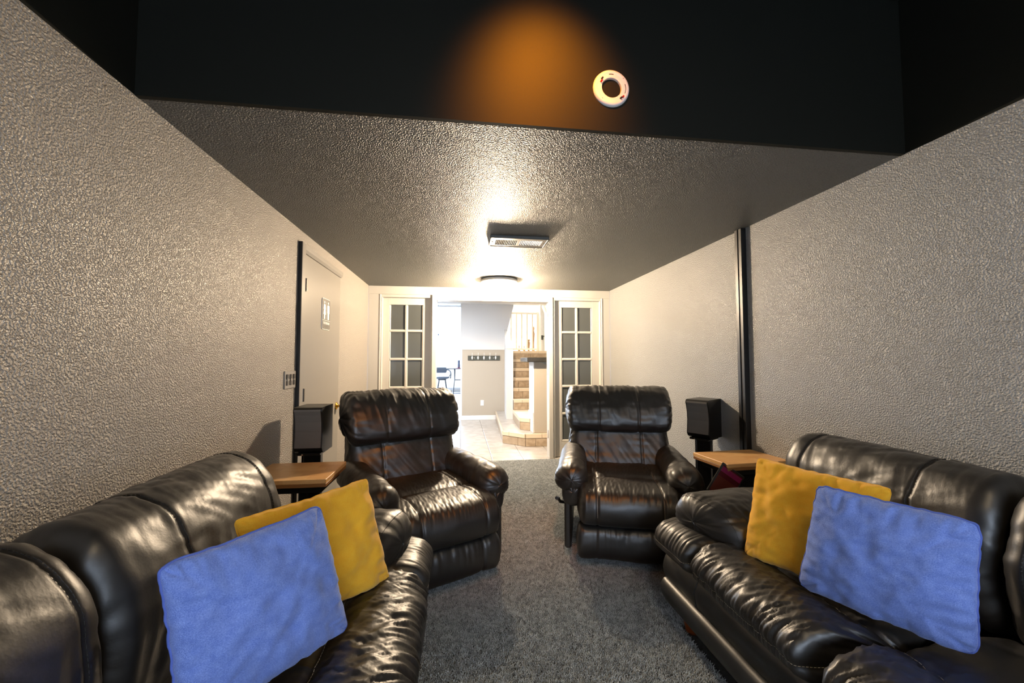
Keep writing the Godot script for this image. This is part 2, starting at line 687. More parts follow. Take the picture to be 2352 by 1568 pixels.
	wd.albedo_texture = ImageTexture.create_from_image(wi)
	wd.uv1_triplanar = true
	wd.uv1_scale = Vector3(2.2, 2.2, 2.2)
	mat("table_edge", Color(0.60, 0.42, 0.24), 0.4)
	var car := mat("carpet_back", Color(0.30, 0.305, 0.30), 0.95, 0.0, 0.1)
	bump(car, fine_h, 0.5, 3.0)
	var pile := mat("carpet_pile", Color.WHITE, 0.9, 0.0, 0.15)
	pile.vertex_color_use_as_albedo = true
	var dome := mat("lamp_glass", Color(1, 0.96, 0.9), 0.4)
	dome.emission_enabled = true
	dome.emission = Color(1.0, 0.87, 0.66)
	dome.emission_energy_multiplier = 2.2
	var scr := mat("screen_glow", Color(0.8, 0.8, 0.8), 0.6)
	scr.emission_enabled = true
	scr.emission = Color(0.75, 0.86, 1.0)
	scr.emission_energy_multiplier = 0.25
	for q in [["panel_glow", Color(0.95, 0.97, 1.0), 2.0], ["warm_glow", Color(1.0, 0.86, 0.62), 1.6], ["accent_glow", Color(1.0, 0.5, 0.12), 1.5]]:
		var g := mat(q[0], Color(0.9, 0.9, 0.9), 0.5)
		g.emission_enabled = true
		g.emission = q[1]
		g.emission_energy_multiplier = q[2]
	var gl := mat("window_glass", Color(0.95, 0.98, 1.0, 0.08), 0.02)
	gl.transparency = BaseMaterial3D.TRANSPARENCY_ALPHA
	mat("tablet_screen", Color(0.30, 0.05, 0.10), 0.08)
	mat("tablet_pink", Color(0.50, 0.09, 0.30), 0.2)
	mat("tablet_orange", Color(0.36, 0.13, 0.09), 0.2)

# ================= room =================
func shell():
	struct("floor", bb(Vector3(LX - 0.15, -0.12, FZ + 0.04), Vector3(RX + 0.15, 0.0, 2.2), 0), M.carpet_back, "dark grey carpeted floor of the cinema room")
	# left wall with the restroom doorway opening left flat: the door is mounted on its face
	struct("wall_left", bb(Vector3(LX - 0.15, 0, FZ), Vector3(LX, CH, 2.05), 0), M.wall_paint, "textured taupe wall on the left with the restroom door")
	part(get_node("wall_left"), "upper_band", bb(Vector3(LX - 0.15, CH, -1.48), Vector3(LX - 0.0, 2.85, 2.05), 0), M.black_paint, "black painted band above the taupe paint")
	struct("wall_right", bb(Vector3(RX, 0, FZ), Vector3(RX + 0.15, CH, 2.05), 0), M.wall_paint_cool, "textured grey wall on the right behind the sofa")
	part(get_node("wall_right"), "upper_band", bb(Vector3(RX, CH, -1.48), Vector3(RX + 0.15, 2.85, 2.05), 0), M.black_paint, "black painted band above the grey paint")
	struct("wall_back", bb(Vector3(LX - 0.15, 0, 2.05), Vector3(RX + 0.15, 2.85, 2.2), 0), M.black_paint, "dark wall that carries the projection screen")
	struct("ceiling", bb(Vector3(LX - 0.15, CH, FZ - 0.12), Vector3(RX + 0.15, CH + 0.1, -1.50), 0), M.ceiling_paint, "low dark grey textured ceiling over the recliners")
	struct("ceiling_bulkhead", bb(Vector3(LX - 0.15, CH - 0.002, -1.50), Vector3(RX + 0.15, 2.85, -1.48), 0), M.black_paint, "smooth black bulkhead where the ceiling steps down")
	struct("ceiling_upper", bb(Vector3(LX - 0.15, 2.85, -1.6), Vector3(RX + 0.15, 2.97, 2.2), 0), M.black_paint, "high black ceiling above the sofas")
	# black post on the right wall
	var post := struct("trim_1", bb(Vector3(RX - 0.035, 0.0, -2.545), Vector3(RX + 0.01, CH - 0.001, -2.475), 0.003), M.black_plastic, "black vertical post on the right wall from ceiling to floor")
	part(post, "edge_strip", bb(Vector3(RX - 0.040, 0.0, -2.515), Vector3(RX - 0.033, CH - 0.002, -2.508), 0.001), M.black_metal)
	# projection screen on the wall behind the camera
	var t := thing("projection_screen", "wide glowing projection screen on the dark wall opposite the double doors", "screen", Vector3(0.41, 0.6, 2.05))
	part(t, "panel", bb(Vector3(-1.1, 0.03, -0.05), Vector3(1.1, 1.27, -0.03), 0.002), M.screen_glow)
	var fr := start()
	for y in [0.0, 1.27]:
		box(fr, Vector3(0, y + 0.015, -0.03), Vector3(2.26, 0.03, 0.058), 0.003)
	for x in [-1.115, 1.115]:
		box(fr, Vector3(x, 0.65, -0.03), Vector3(0.03, 1.3, 0.058), 0.003)
	part(t, "frame", fr.commit(), M.black_plastic)

func far_wall():
	var w := struct("wall_far", bb(Vector3(LX, 2.05, FZ - 0.12), Vector3(RX, CH, FZ), 0.003), M.trim_white, "white wood framing that carries the double doors at the far end")
	for q in [[LX, -0.985], [-0.37, -0.30], [1.12, 1.20], [1.84, RX]]:
		part(w, "frame_board", bb(Vector3(q[0], 0, FZ - 0.12), Vector3(q[1], 2.05, FZ), 0.003), M.trim_white)
	# thin casing round the centre opening, proud of the boards
	part(w, "head_casing", bb(Vector3(-0.30, 1.985, FZ - 0.12), Vector3(1.12, 2.05, FZ + 0.012), 0.004), M.trim_white)
	for q in [[-0.355, -0.298], [1.118, 1.175]]:
		part(w, "side_casing", bb(Vector3(q[0], 0, FZ - 0.125), Vector3(q[1], 2.05, FZ + 0.016), 0.006), M.trim_white)
	for y in [0.25, 1.05, 1.75]:
		part(w, "hinge", bb(Vector3(1.112, y, FZ - 0.06), Vector3(1.118, y + 0.10, FZ - 0.02), 0.001), M.chrome)
	var i := 1
	for d in [[-0.985, -0.37, -0.86, -0.478, 1], [1.20, 1.84, 1.31, 1.699, -1]]:
		i += 1
		var door := struct("door_%d" % i, bb(Vector3(d[0], 2.012, FZ - 0.03), Vector3(d[1], 2.05, FZ - 0.004), 0.004), M.trim_white, "white french door with dark glass panes beside the opening, %s side" % ["restroom" if i == 2 else "right wall"])
		# moulded casing on the outer side
		var xo: float = d[0] if i == 2 else d[1]
		for s in [[0.0, 0.018, 0.006], [0.018, 0.036, -0.006]]:
			var xa: float = xo + d[4] * s[0]
			var xb: float = xo + d[4] * s[1]
			part(door, "casing", bb(Vector3(min(xa, xb), 0, FZ - 0.10), Vector3(max(xa, xb), 2.05 - s[0], FZ + s[2]), 0.005), M.trim_white)
		var x0: float = d[0] if i == 3 else d[0] + 0.036
		var x1: float = d[1] if i == 2 else d[1] - 0.036
		var zb := FZ - 0.092
		var zf := FZ - 0.05
		part(door, "stile", bb(Vector3(x0, 0.005, zb), Vector3(d[2] - 0.012, 2.03, zf), 0.002), M.trim_white)
		part(door, "stile", bb(Vector3(d[3] + 0.012, 0.005, zb), Vector3(x1, 2.03, zf), 0.002), M.trim_white)
		part(door, "rail", bb(Vector3(d[2] - 0.012, 1.927, zb), Vector3(d[3] + 0.012, 2.03, zf), 0.002), M.trim_white)
		part(door, "rail", bb(Vector3(d[2] - 0.012, 0.005, zb), Vector3(d[3] + 0.012, 0.19, zf), 0.002), M.trim_white)
		var mx: float = (d[2] + d[3]) * 0.5
		part(door, "mullion", bb(Vector3(mx - 0.018, 0.19, zb), Vector3(mx + 0.018, 1.927, zf - 0.001), 0.008), M.trim_white)
		for sx in [d[2] - 0.006, d[3] + 0.006]:
			part(door, "glazing_bead", bb(Vector3(sx - 0.008, 0.19, zb), Vector3(sx + 0.008, 1.927, zf - 0.004), 0.007), M.trim_white)
		for r in 6:
			var yy: float = 1.927 - r * 0.35
			if r > 0:
				part(door, "muntin", bb(Vector3(d[2] - 0.012, yy + 0.01, zb), Vector3(d[3] + 0.012, yy + 0.042, zf - 0.002), 0.008), M.trim_white)
			if r < 5:
				for c in [[d[2], mx], [mx, d[3]]]:
					part(door, "pane", bb(Vector3(c[0], yy - 0.345, zb + 0.005), Vector3(c[1], yy + 0.005, zf - 0.018), 0.0), M.pane_dark)

func restroom_door():
	var d := struct("door_1", bb(Vector3(LX - 0.005, 0.01, -3.83), Vector3(LX + 0.008, 2.0, -2.955), 0.002), M.door_paint, "flat taupe restroom door in the left wall with brass knob and sign")
	# casing on the hinge side and head only
	part(d, "side_casing", bb(Vector3(LX - 0.005, 0, -2.955), Vector3(LX + 0.026, 2.065, -2.89), 0.004), M.door_paint)
	var hc := start()
	prism(hc, PackedVector2Array([Vector2(0, 0), Vector2(0.012, 0), Vector2(0.024, 0.02), Vector2(0.026, 0.05), Vector2(0, 0.055)]), Vector3(LX - 0.002, 2.005, -3.86), Vector3(1, 0, 0), Vector3(0, 1, 0), Vector3(0, 0, 0.968))
	part(d, "head_casing", hc.commit(), M.door_paint)
	part(d, "casing_edge", bb(Vector3(LX - 0.004, 0, -2.892), Vector3(LX + 0.0245, 2.064, -2.8885), 0.0005), M.black_plastic, "dark unpainted edge of the casing")
	for y in [1.73, 0.95, 0.2]:
		var h := start()
		tube(h, [Vector3(LX + 0.022, y, -2.968), Vector3(LX + 0.022, y + 0.09, -2.968)], 0.010, 10)
		box(h, Vector3(LX + 0.011, y + 0.045, -2.99), Vector3(0.006, 0.088, 0.035), 0.001)
		part(d, "hinge", h.commit(), M.hinge_bronze)
	var k := start()
	var xf := Transform3D(Basis(Vector3(0, 0, 1), -PI / 2), Vector3(LX + 0.008, 0.83, -3.775))
	lathe(k, [Vector2(0.033, 0), Vector2(0.033, 0.004), Vector2(0.026, 0.010), Vector2(0.012, 0.014), Vector2(0.011, 0.03), Vector2(0.02, 0.036), Vector2(0.027, 0.046), Vector2(0.027, 0.056), Vector2(0.019, 0.066), Vector2(0.0, 0.068)], 20, xf)
	part(d, "door_knob", k.commit(), M.brass, "brass door knob")
	# restroom sign
	var s := thing("restroom_sign", "rounded grey restroom sign with two white figures on the left door", "sign", Vector3(LX + 0.008, 1.49, -3.44))
	part(s, "outline", rounded_plate(0.19, 0.255, 0.02, 0.0, 0.006), M.sign_white, "white border line")
	part(s, "plate", rounded_plate(0.182, 0.247, 0.017, 0.003, 0.0075), M.sign_grey, "grey plate")
	# figures: seen along -x, the sign's u axis runs to -z
	for f in 2:
		var g := start()
		var uo := -0.045 if f == 0 else 0.045
		lathe(g, [Vector2(0.0, 0.0085), Vector2(0.0105, 0.0085), Vector2(0.0105, 0.006)], 16, Transform3D(Basis(Vector3(0, 0, 1), -PI / 2), Vector3(0, 0.222, -uo)))
		var pl := PackedVector2Array([Vector2(-0.018, 0.085), Vector2(-0.018, 0.138), Vector2(-0.026, 0.138), Vector2(-0.026, 0.198), Vector2(-0.018, 0.206), Vector2(0.018, 0.206), Vector2(0.026, 0.198), Vector2(0.026, 0.138), Vector2(0.018, 0.138), Vector2(0.018, 0.085)])
		if f == 0:
			pl = PackedVector2Array([Vector2(-0.014, 0.085), Vector2(-0.014, 0.122), Vector2(-0.03, 0.122), Vector2(-0.02, 0.165), Vector2(-0.028, 0.165), Vector2(-0.020, 0.206), Vector2(0.020, 0.206), Vector2(0.028, 0.165), Vector2(0.02, 0.165), Vector2(0.03, 0.122), Vector2(0.014, 0.122), Vector2(0.014, 0.085)])
		var ps := PackedVector2Array()
		for p in pl:
			ps.append(Vector2(p.x + uo, p.y))
		prism(g, ps, Vector3(0.0065, 0, 0), Vector3(0, 0, -1), Vector3(0, 1, 0), Vector3(0.002, 0, 0))
		part(s, "figure", g.commit(), M.sign_white, ["white figure in a skirt", "white figure in trousers"][f])
	part(s, "divider", bb(Vector3(0.0065, 0.085, -0.0015), Vector3(0.0085, 0.232, 0.0015), 0), M.sign_white)
	part(s, "divider", bb(Vector3(0.0065, 0.074, -0.088), Vector3(0.0085, 0.077, 0.088), 0), M.sign_white)
	var tm := TextMesh.new()
	tm.text = "RESTROOM"
	var sf := SystemFont.new()
	sf.font_names = PackedStringArray(["Droid Sans"])
	sf.font_weight = 700
	tm.font = sf
	tm.font_size = 32
	tm.pixel_size = 0.00088
	tm.depth = 0.0015
	var to := part(s, "lettering", tm, M.sign_white, "white RESTROOM lettering")
	to.position = Vector3(0.0085, 0.053, 0)
	to.rotation_degrees.y = 90
	var br := start()
	for q in [[-0.03, 0.024], [-0.024, 0.028], [-0.01, 0.024], [-0.004, 0.02], [0.008, 0.028], [0.014, 0.024], [0.028, 0.02], [0.034, 0.028]]:
		box(br, Vector3(0.008, q[1], -q[0]), Vector3(0.002, 0.003, 0.003), 0.001)
	part(s, "braille_dots", br.commit(), M.sign_grey)
	# switch plate
	var p := thing("light_switch_plate", "four-gang light switch plate on the left wall beside the restroom door", "switch", Vector3(LX, 1.055, -2.79))
	part(p, "plate", bb(Vector3(-0.002, 0, -0.085), Vector3(0.008, 0.115, 0.085), 0.003), M.switch_plate)
	for c in 3:
		var z := 0.052 - c * 0.052
		part(p, "rocker", bb(Vector3(0.004, 0.063, z - 0.015), Vector3(0.012, 0.094, z + 0.015), 0.002), M.switch_dark)
		part(p, "rocker", bb(Vector3(0.004, 0.022, z - 0.015), Vector3(0.011, 0.052, z + 0.015), 0.002), M.switch_dark)
		part(p, "toggle", bb(Vector3(0.010, 0.052, z - 0.006), Vector3(0.014, 0.066, z + 0.006), 0.001), M.switch_plate)

# rounded plate standing in the y-z plane, from x=xa to x=xb
func rounded_plate(w: float, h: float, r: float, xa: float, xb: float) -> ArrayMesh:
	var pts := PackedVector2Array()
	for c in [[w / 2 - r, h - r, 0.0], [-w / 2 + r, h - r, PI / 2], [-w / 2 + r, r, PI], [w / 2 - r, r, PI * 1.5]]:
		for k in 7:
			var a: float = c[2] + PI / 2 * k / 6.0
			pts.append(Vector2(c[0] + r * cos(a), c[1] + r * sin(a)))
	var off := (0.255 - h) * 0.5
	var st := start()
	prism(st, pts, Vector3(xa, off, 0), Vector3(0, 0, -1), Vector3(0, 1, 0), Vector3(xb - xa, 0, 0))
	return st.commit()

# ================= hall beyond the opening =================
func hall():
	var X0 := -4.0
	var X1 := 3.2
	var ZB := -16.0
	var f := struct("floor", bb(Vector3(X0, -0.12, ZB), Vector3(X1, -0.006, FZ + 0.04), 0), M.grout, "beige tiled hall floor beyond the double doors")
	var px := 0.395
	for i in range(-4, 8):
		for j in range(0, 10):
			var x := 0.40 + px * (i - 1)
			var z := -4.965 - px * j
			part(f, "tile", bb(Vector3(x + 0.003, -0.02, z - px + 0.003), Vector3(x + px - 0.003, 0.0, z - 0.003), 0.003), M.floor_tile)
	part(f, "far_tiles", bb(Vector3(X0, -0.02, ZB), Vector3(X1, 0.0, -4.965 - px * 10), 0), M.floor_tile)
	part(f, "threshold", bb(Vector3(-0.30, -0.02, FZ + 0.03), Vector3(1.12, 0.004, FZ + 0.055), 0.003), M.chrome)
	# outer shell
	struct("wall_hall_left", bb(Vector3(X0 - 0.15, 0, ZB), Vector3(X0, 3.5, FZ - 0.12), 0), M.hall_white, "white wall closing the hall on the far left")
	struct("wall_hall_right", bb(Vector3(X1, 0, ZB), Vector3(X1 + 0.15, 3.5, FZ - 0.12), 0), M.hall_white, "white wall closing the stairs on the right")
	var hw := struct("wall_hall_front", bb(Vector3(X0, 0, FZ - 0.22), Vector3(LX - 0.15, 3.5, FZ - 0.12), 0), M.hall_white, "hall side of the cinema room wall")
	part(hw, "panel", bb(Vector3(RX + 0.15, 0, FZ - 0.22), Vector3(X1, 3.5, FZ - 0.12), 0), M.hall_white)
	part(hw, "panel", bb(Vector3(LX - 0.15, CH - 0.1, FZ - 0.22), Vector3(RX + 0.15, 3.5, FZ - 0.121), 0), M.hall_white)
	part(hw, "panel", bb(Vector3(LX - 0.15, 0, FZ - 0.14), Vector3(-0.36, CH, FZ - 0.121), 0), M.hall_white)
	part(hw, "panel", bb(Vector3(1.18, 0, FZ - 0.14), Vector3(RX + 0.15, CH, FZ - 0.121), 0), M.hall_white)
	struct("ceiling_hall", bb(Vector3(X0, 2.42, -8.37), Vector3(X1, 2.52, FZ - 0.12), 0), M.hall_white, "low white ceiling just beyond the double doors")
	struct("ceiling_stair", bb(Vector3(X0, 3.4, ZB), Vector3(X1, 3.5, FZ - 0.12), 0), M.hall_white, "high white ceiling over the stairs and dining space")
	# back wall with the big dining window
	var wb := struct("wall_hall_back", bb(Vector3(X0, 0, ZB - 0.15), Vector3(-3.4, 3.5, ZB), 0), M.hall_white, "white wall round the dining window")
	part(wb, "panel", bb(Vector3(0.05, 0, ZB - 0.15), Vector3(X1, 3.5, ZB), 0), M.hall_white)
	part(wb, "panel", bb(Vector3(-3.4, 3.395, ZB - 0.15), Vector3(0.05, 3.5, ZB), 0), M.hall_white)
	part(wb, "panel", bb(Vector3(-3.4, 0, ZB - 0.15), Vector3(0.05, 0.12, ZB), 0), M.hall_white)
	var wn := struct("window_1", bb(Vector3(-3.4, 0.12, ZB - 0.10), Vector3(0.05, 0.17, ZB - 0.03), 0.004), M.hall_trim, "bright white dining window far beyond the bar stool")
	part(wn, "frame", bb(Vector3(-3.4, 3.37, ZB - 0.10), Vector3(0.05, 3.395, ZB - 0.03), 0.004), M.hall_trim)
	for x in [-3.4, -2.27, -1.14, 0.0]:
		part(wn, "frame", bb(Vector3(x, 0.17, ZB - 0.10), Vector3(x + 0.05, 3.37, ZB - 0.03), 0.004), M.hall_trim)
	for x in [-3.35, -2.22, -1.09]:
		part(wn, "pane", bb(Vector3(x, 0.17, ZB - 0.07), Vector3(x + 1.09, 3.37, ZB - 0.064), 0), M.window_glass)
	# partition with two tones
	var zp := -8.37
	var pw := struct("wall_partition", bb(Vector3(0.02, 0, zp - 0.12), Vector3(0.92, 1.46, zp), 0), M.hall_tan, "two-tone hall partition with the coat rack")
	var up := start()
	prism(up, PackedVector2Array([Vector2(0.0, 1.46), Vector2(0.92, 1.46), Vector2(0.955, 1.78), Vector2(1.116, 2.42), Vector2(1.116, 3.4), Vector2(0.0, 3.4)]), Vector3(0, 0, zp - 0.12), Vector3.RIGHT, Vector3.UP, Vector3(0, 0, 0.135))
	part(pw, "upper_panel", up.commit(), M.hall_white, "white upper half of the partition")
	part(pw, "corner_trim", bb(Vector3(0.0, 0, zp - 0.13), Vector3(0.035, 1.46, zp + 0.005), 0.003), M.hall_white)
	struct("baseboard_partition", bb(Vector3(0.02, 0, zp), Vector3(0.90, 0.095, zp + 0.018), 0.006), M.hall_trim, "white baseboard below the coat rack")
	# coat rack
	var t := thing("coat_rack", "dark wall board with five pale coat hooks on the hall partition", "coat rack", Vector3(0.485, 1.235, zp))
	part(t, "board", bb(Vector3(-0.335, 0, 0), Vector3(0.335, 0.10, 0.02), 0.003), M.rack_dark)
	for i in 5:
		var x := -0.245 + i * 0.1225
		var h := start()
		lathe(h, [Vector2(0, 0.09), Vector2(0.014, 0.082), Vector2(0.02, 0.06), Vector2(0.014, 0.03), Vector2(0, 0.015)], 12, Transform3D(Basis.IDENTITY.scaled(Vector3(1, 1, 0.6)), Vector3(x, 0, 0.028)))
		tube(h, [Vector3(x, 0.08, 0.03), Vector3(x, 0.11, 0.05), Vector3(x, 0.145, 0.07), Vector3(x, 0.16, 0.06)], 0.004, 6)
		part(t, "coat_hook", h.commit(), M.plastic_white)
	for x in [-0.2, 0.2]:
		part(t, "screw", bb(Vector3(x - 0.006, 0.046, 0.018), Vector3(x + 0.006, 0.058, 0.024), 0.002), M.plastic_white)
	var o := thing("wall_outlet", "white electrical outlet low on the hall partition below the coat rack", "outlet", Vector3(0.452, 0.295, zp))
	part(o, "plate", bb(Vector3(-0.036, 0, 0), Vector3(0.036, 0.115, 0.007), 0.003), M.plastic_white)
	for y in [0.03, 0.068]:
		part(o, "socket", bb(Vector3(-0.016, y, 0.005), Vector3(0.016, y + 0.026, 0.010), 0.002), M.plastic_white)
	stairs()
	dining()

func tiled_face(p: Node, a: Vector3, b: Vector3, y0: float, y1: float, n_out: Vector3, cuts: Array, mname: String, pname: String, th := 0.012):
	# tiles on a vertical face between a and b (ground points), cuts are fractions
	var along_v := b - a
	var L := along_v.length()
	var d := along_v / L
	var bas := Basis(d, Vector3.UP, d.cross(Vector3.UP))
	for i in cuts.size() - 1:
		var s0: float = cuts[i] * L + 0.002
		var s1: float = cuts[i + 1] * L - 0.002
		var c := a + d * (s0 + s1) * 0.5 + n_out * (th * 0.5) + Vector3.UP * ((y0 + y1) * 0.5)
		part(p, pname, bx(c, Vector3(s1 - s0, y1 - y0 - 0.004, th), 0.0025, bas), M[mname])

func stairs():
	var s := thing("staircase", "tan tiled staircase rising beyond the double doors past the half wall", "staircase", Vector3(0, 0, 0))
	s.set_meta("kind", "structure")
	# step 1 and step 2 platforms (grout cores, tiles on their faces)
	var c1 := start()
	prism(c1, PackedVector2Array([Vector2(0.745, -8.33), Vector2(0.645, -6.01), Vector2(0.935, -5.72), Vector2(3.15, -5.69), Vector2(3.15, -8.33)]), Vector3(0, 0, 0), Vector3.RIGHT, Vector3(0, 0, 1), Vector3(0, 0.168, 0))
	part(s, "step_core", c1.commit(), M.grout)
	var c2 := start()
	prism(c2, PackedVector2Array([Vector2(0.945, -7.12), Vector2(0.918, -6.08), Vector2(1.05, -5.98), Vector2(1.9, -5.98), Vector2(1.9, -7.12)]), Vector3(0, 0.168, 0), Vector3.RIGHT, Vector3(0, 0, 1), Vector3(0, 0.18, 0))
	part(s, "step_core", c2.commit(), M.grout)
	var t1 := start()
	prism(t1, PackedVector2Array([Vector2(0.745, -8.33), Vector2(0.645, -6.01), Vector2(0.935, -5.72), Vector2(1.05, -5.72), Vector2(1.05, -6.4), Vector2(0.95, -7.2), Vector2(0.95, -8.33)]), Vector3(0, 0.168, 0), Vector3.RIGHT, Vector3(0, 0, 1), Vector3(0, 0.012, 0))
	part(s, "tread", t1.commit(), M.floor_tile)
	var t1b := start()
	prism(t1b, PackedVector2Array([Vector2(1.054, -5.72), Vector2(3.15, -5.69), Vector2(3.15, -5.77), Vector2(1.054, -5.77)]), Vector3(0, 0.168, 0), Vector3.RIGHT, Vector3(0, 0, 1), Vector3(0, 0.012, 0))
	part(s, "tread", t1b.commit(), M.nosing_tile)
	var t2 := start()
	prism(t2, PackedVector2Array([Vector2(0.945, -7.12), Vector2(0.918, -6.08), Vector2(1.05, -5.98), Vector2(1.13, -5.98), Vector2(1.22, -7.12)]), Vector3(0, 0.348, 0), Vector3.RIGHT, Vector3(0, 0, 1), Vector3(0, 0.012, 0))
	part(s, "tread", t2.commit(), M.nosing_tile)
	var t2b := start()
	prism(t2b, PackedVector2Array([Vector2(1.134, -5.98), Vector2(1.9, -5.98), Vector2(1.9, -7.12), Vector2(1.224, -7.12)]), Vector3(0, 0.348, 0), Vector3.RIGHT, Vector3(0, 0, 1), Vector3(0, 0.012, 0))
	part(s, "tread", t2b.commit(), M.nosing_tile)
	var P := [[Vector3(0.745, 0, -8.33), Vector3(0.645, 0, -6.01), Vector3(-1, 0, -0.04), [0, 0.25, 0.45, 0.62, 0.81, 1.0], [0, 0.33, 0.66, 1.0]],
		[Vector3(0.645, 0, -6.01), Vector3(0.935, 0, -5.72), Vector3(-0.7, 0, 0.7), [0, 0.68, 1.0], [0, 0.29, 1.0]],
		[Vector3(0.935, 0, -5.72), Vector3(3.15, 0, -5.69), Vector3(0, 0, 1), [0, 0.065, 0.165, 0.3, 0.5, 0.75, 1.0], [0, 0.107, 0.25, 0.5, 0.75, 1.0]]]
	for q in P:
		tiled_face(s, q[0], q[1], 0.0, 0.118, q[2].normalized(), q[3], "riser_tile", "riser_tile")
		tiled_face(s, q[0] , q[1], 0.118, 0.182, q[2].normalized(), q[4], "nosing_tile", "nosing_tile", 0.02)
	var P2 := [[Vector3(0.945, 0, -7.12), Vector3(0.918, 0, -6.08), Vector3(-1, 0, 0), [0, 0.33, 0.66, 1.0]], [Vector3(0.918, 0, -6.08), Vector3(1.05, 0, -5.98), Vector3(-0.6, 0, 0.8), [0, 1.0]], [Vector3(1.05, 0, -5.98), Vector3(1.9, 0, -5.98), Vector3(0, 0, 1), [0, 0.3, 0.6, 1.0]]]
	for q in P2:
		tiled_face(s, q[0], q[1], 0.18, 0.30, q[2].normalized(), q[3], "riser_tile", "riser_tile")
		tiled_face(s, q[0], q[1], 0.30, 0.362, q[2].normalized(), q[3], "nosing_tile", "nosing_tile", 0.018)
	for k in 6:
		var y0 := 0.36 + 0.18 * k
		var z := -7.06 - 0.28 * k
		var x1 := 1.95
		part(s, "step_core", bb(Vector3(0.94, y0 - 0.02, z - 0.30), Vector3(x1, y0 + 0.168, z - 0.012), 0), M.grout)
		part(s, "tread", bb(Vector3(0.94, y0 + 0.168, z - 0.30), Vector3(x1, y0 + 0.18, z - 0.0), 0.003), M.nosing_tile)
		var off := 0.045 * k
		tiled_face(s, Vector3(0.94, 0, z - 0.012), Vector3(x1, 0, z - 0.012), y0, y0 + 0.122, Vector3(0, 0, 1), [0, 0.245 - off * 0.9, 0.60 - off * 0.9, 0.9 - off * 0.5, 1.0] if k < 5 else [0, 0.12, 0.55, 1.0], "riser_tile", "riser_tile")
		tiled_face(s, Vector3(0.94, 0, z - 0.012), Vector3(x1, 0, z - 0.012), y0 + 0.122, y0 + 0.18, Vector3(0, 0, 1), [0, 0.155 - off * 0.6, 0.5 - off * 0.6, 0.85 - off * 0.5, 1.0] if k < 5 else [0, 0.33, 0.72, 1.0], "nosing_tile", "nosing_tile", 0.02)
	# landing
	part(s, "landing", bb(Vector3(0.6, 1.30, -15.0), Vector3(3.19, 1.44, -8.74), 0), M.nosing_tile)
	# knee wall on the left of the flight
	var k1 := struct("wall_knee", bb(Vector3(0.93, 0.181, -7.165), Vector3(0.945, 1.44, -7.15), 0), M.hall_white, "white sloping knee wall on the left of the stairs")
	var kw := start()
	var a0 := Vector3(0.82, 0.181, -7.16)
	var pts := [[0.82, -7.16, 1.45], [0.94, -7.16, 1.45], [0.94, -8.37, 1.86], [0.92, -8.37, 1.86]]
	for i in 4:
		var p = pts[i]
		var q = pts[(i + 1) % 4]
		var dd := Vector3(q[0] - p[0], 0, q[1] - p[1]).normalized()
		quad(kw, Vector3(p[0], 0.181, p[1]), Vector3(q[0], 0.181, q[1]), Vector3(q[0], q[2], q[1]), Vector3(p[0], p[2], p[1]), Vector3(dd.z, 0, -dd.x) * -1.0 if true else dd)
	quad(kw, Vector3(0.82, 1.45, -7.16), Vector3(0.94, 1.45, -7.16), Vector3(0.94, 1.86, -8.37), Vector3(0.92, 1.86, -8.37), Vector3.UP)
	part(k1, "wall_body", kw.commit(), M.hall_white)
	var kc := start()
	var ca := [Vector3(0.805, 1.45, -7.14), Vector3(0.95, 1.45, -7.14), Vector3(0.95, 1.86, -8.36), Vector3(0.912, 1.86, -8.36)]
	var lift := Vector3(0, 0.03, 0)
	quad(kc, ca[0] + lift, ca[1] + lift, ca[2] + lift, ca[3] + lift, Vector3.UP)
	quad(kc, ca[0], ca[1], ca[2], ca[3], Vector3.DOWN)
	quad(kc, ca[0], ca[1], ca[1] + lift, ca[0] + lift, Vector3(0, 0, 1))
	quad(kc, ca[1], ca[2], ca[2] + lift, ca[1] + lift, Vector3(1, 0, 0))
	quad(kc, ca[2], ca[3], ca[3] + lift, ca[2] + lift, Vector3(0, 0, -1))
	quad(kc, ca[3], ca[0], ca[0] + lift, ca[3] + lift, Vector3(-1, 0, 0))
	part(k1, "cap", kc.commit(), M.hall_trim)
	# half wall with dark counter
	var hwall := struct("wall_half", bb(Vector3(1.07, 0.181, -6.12), Vector3(3.19, 1.215, -5.77), 0.003), M.hall_tan, "tan half wall with a dark counter beside the stairs")
	part(hwall, "end_board", bb(Vector3(1.058, 0.181, -6.13), Vector3(1.072, 1.215, -5.765), 0.003), M.hall_trim)
	part(hwall, "skirting_tile", bb(Vector3(1.046, 0.181, -6.14), Vector3(1.06, 0.345, -5.755), 0.004), M.plastic_white)
	part(hwall, "skirting_tile", bb(Vector3(1.046, 0.348, -6.14), Vector3(1.06, 0.475, -5.755), 0.004), M.plastic_white)
	var ct := thing("bar_counter", "dark stone counter slab on top of the tan half wall", "counter", Vector3(0, 1.215, 0))
	part(ct, "slab", bb(Vector3(0.945, 0, -6.30), Vector3(3.19, 0.066, -5.62), 0.008), M.counter_dark)
	var cb := start()
	prism(cb, PackedVector2Array([Vector2(1.16, 0.0), Vector2(3.0, 0.0), Vector2(3.0, -0.045), Vector2(1.24, -0.045)]), Vector3(0, 0, -5.77), Vector3.RIGHT, Vector3.UP, Vector3(0, 0, 0.08))
	part(ct, "support_rail", cb.commit(), M.corbel_grey)
	# balustrade on the landing
	var b := thing("balustrade", "white balustrade of square spindles on the stair landing", "balustrade", Vector3(0, 1.44, -9.9))
	part(b, "top_rail", bb(Vector3(0.9, 0.96, -0.03), Vector3(1.93, 1.01, 0.03), 0.006), M.trim_white)
	part(b, "bottom_rail", bb(Vector3(0.9, 0.06, -0.02), Vector3(1.93, 0.10, 0.02), 0.004), M.trim_white)
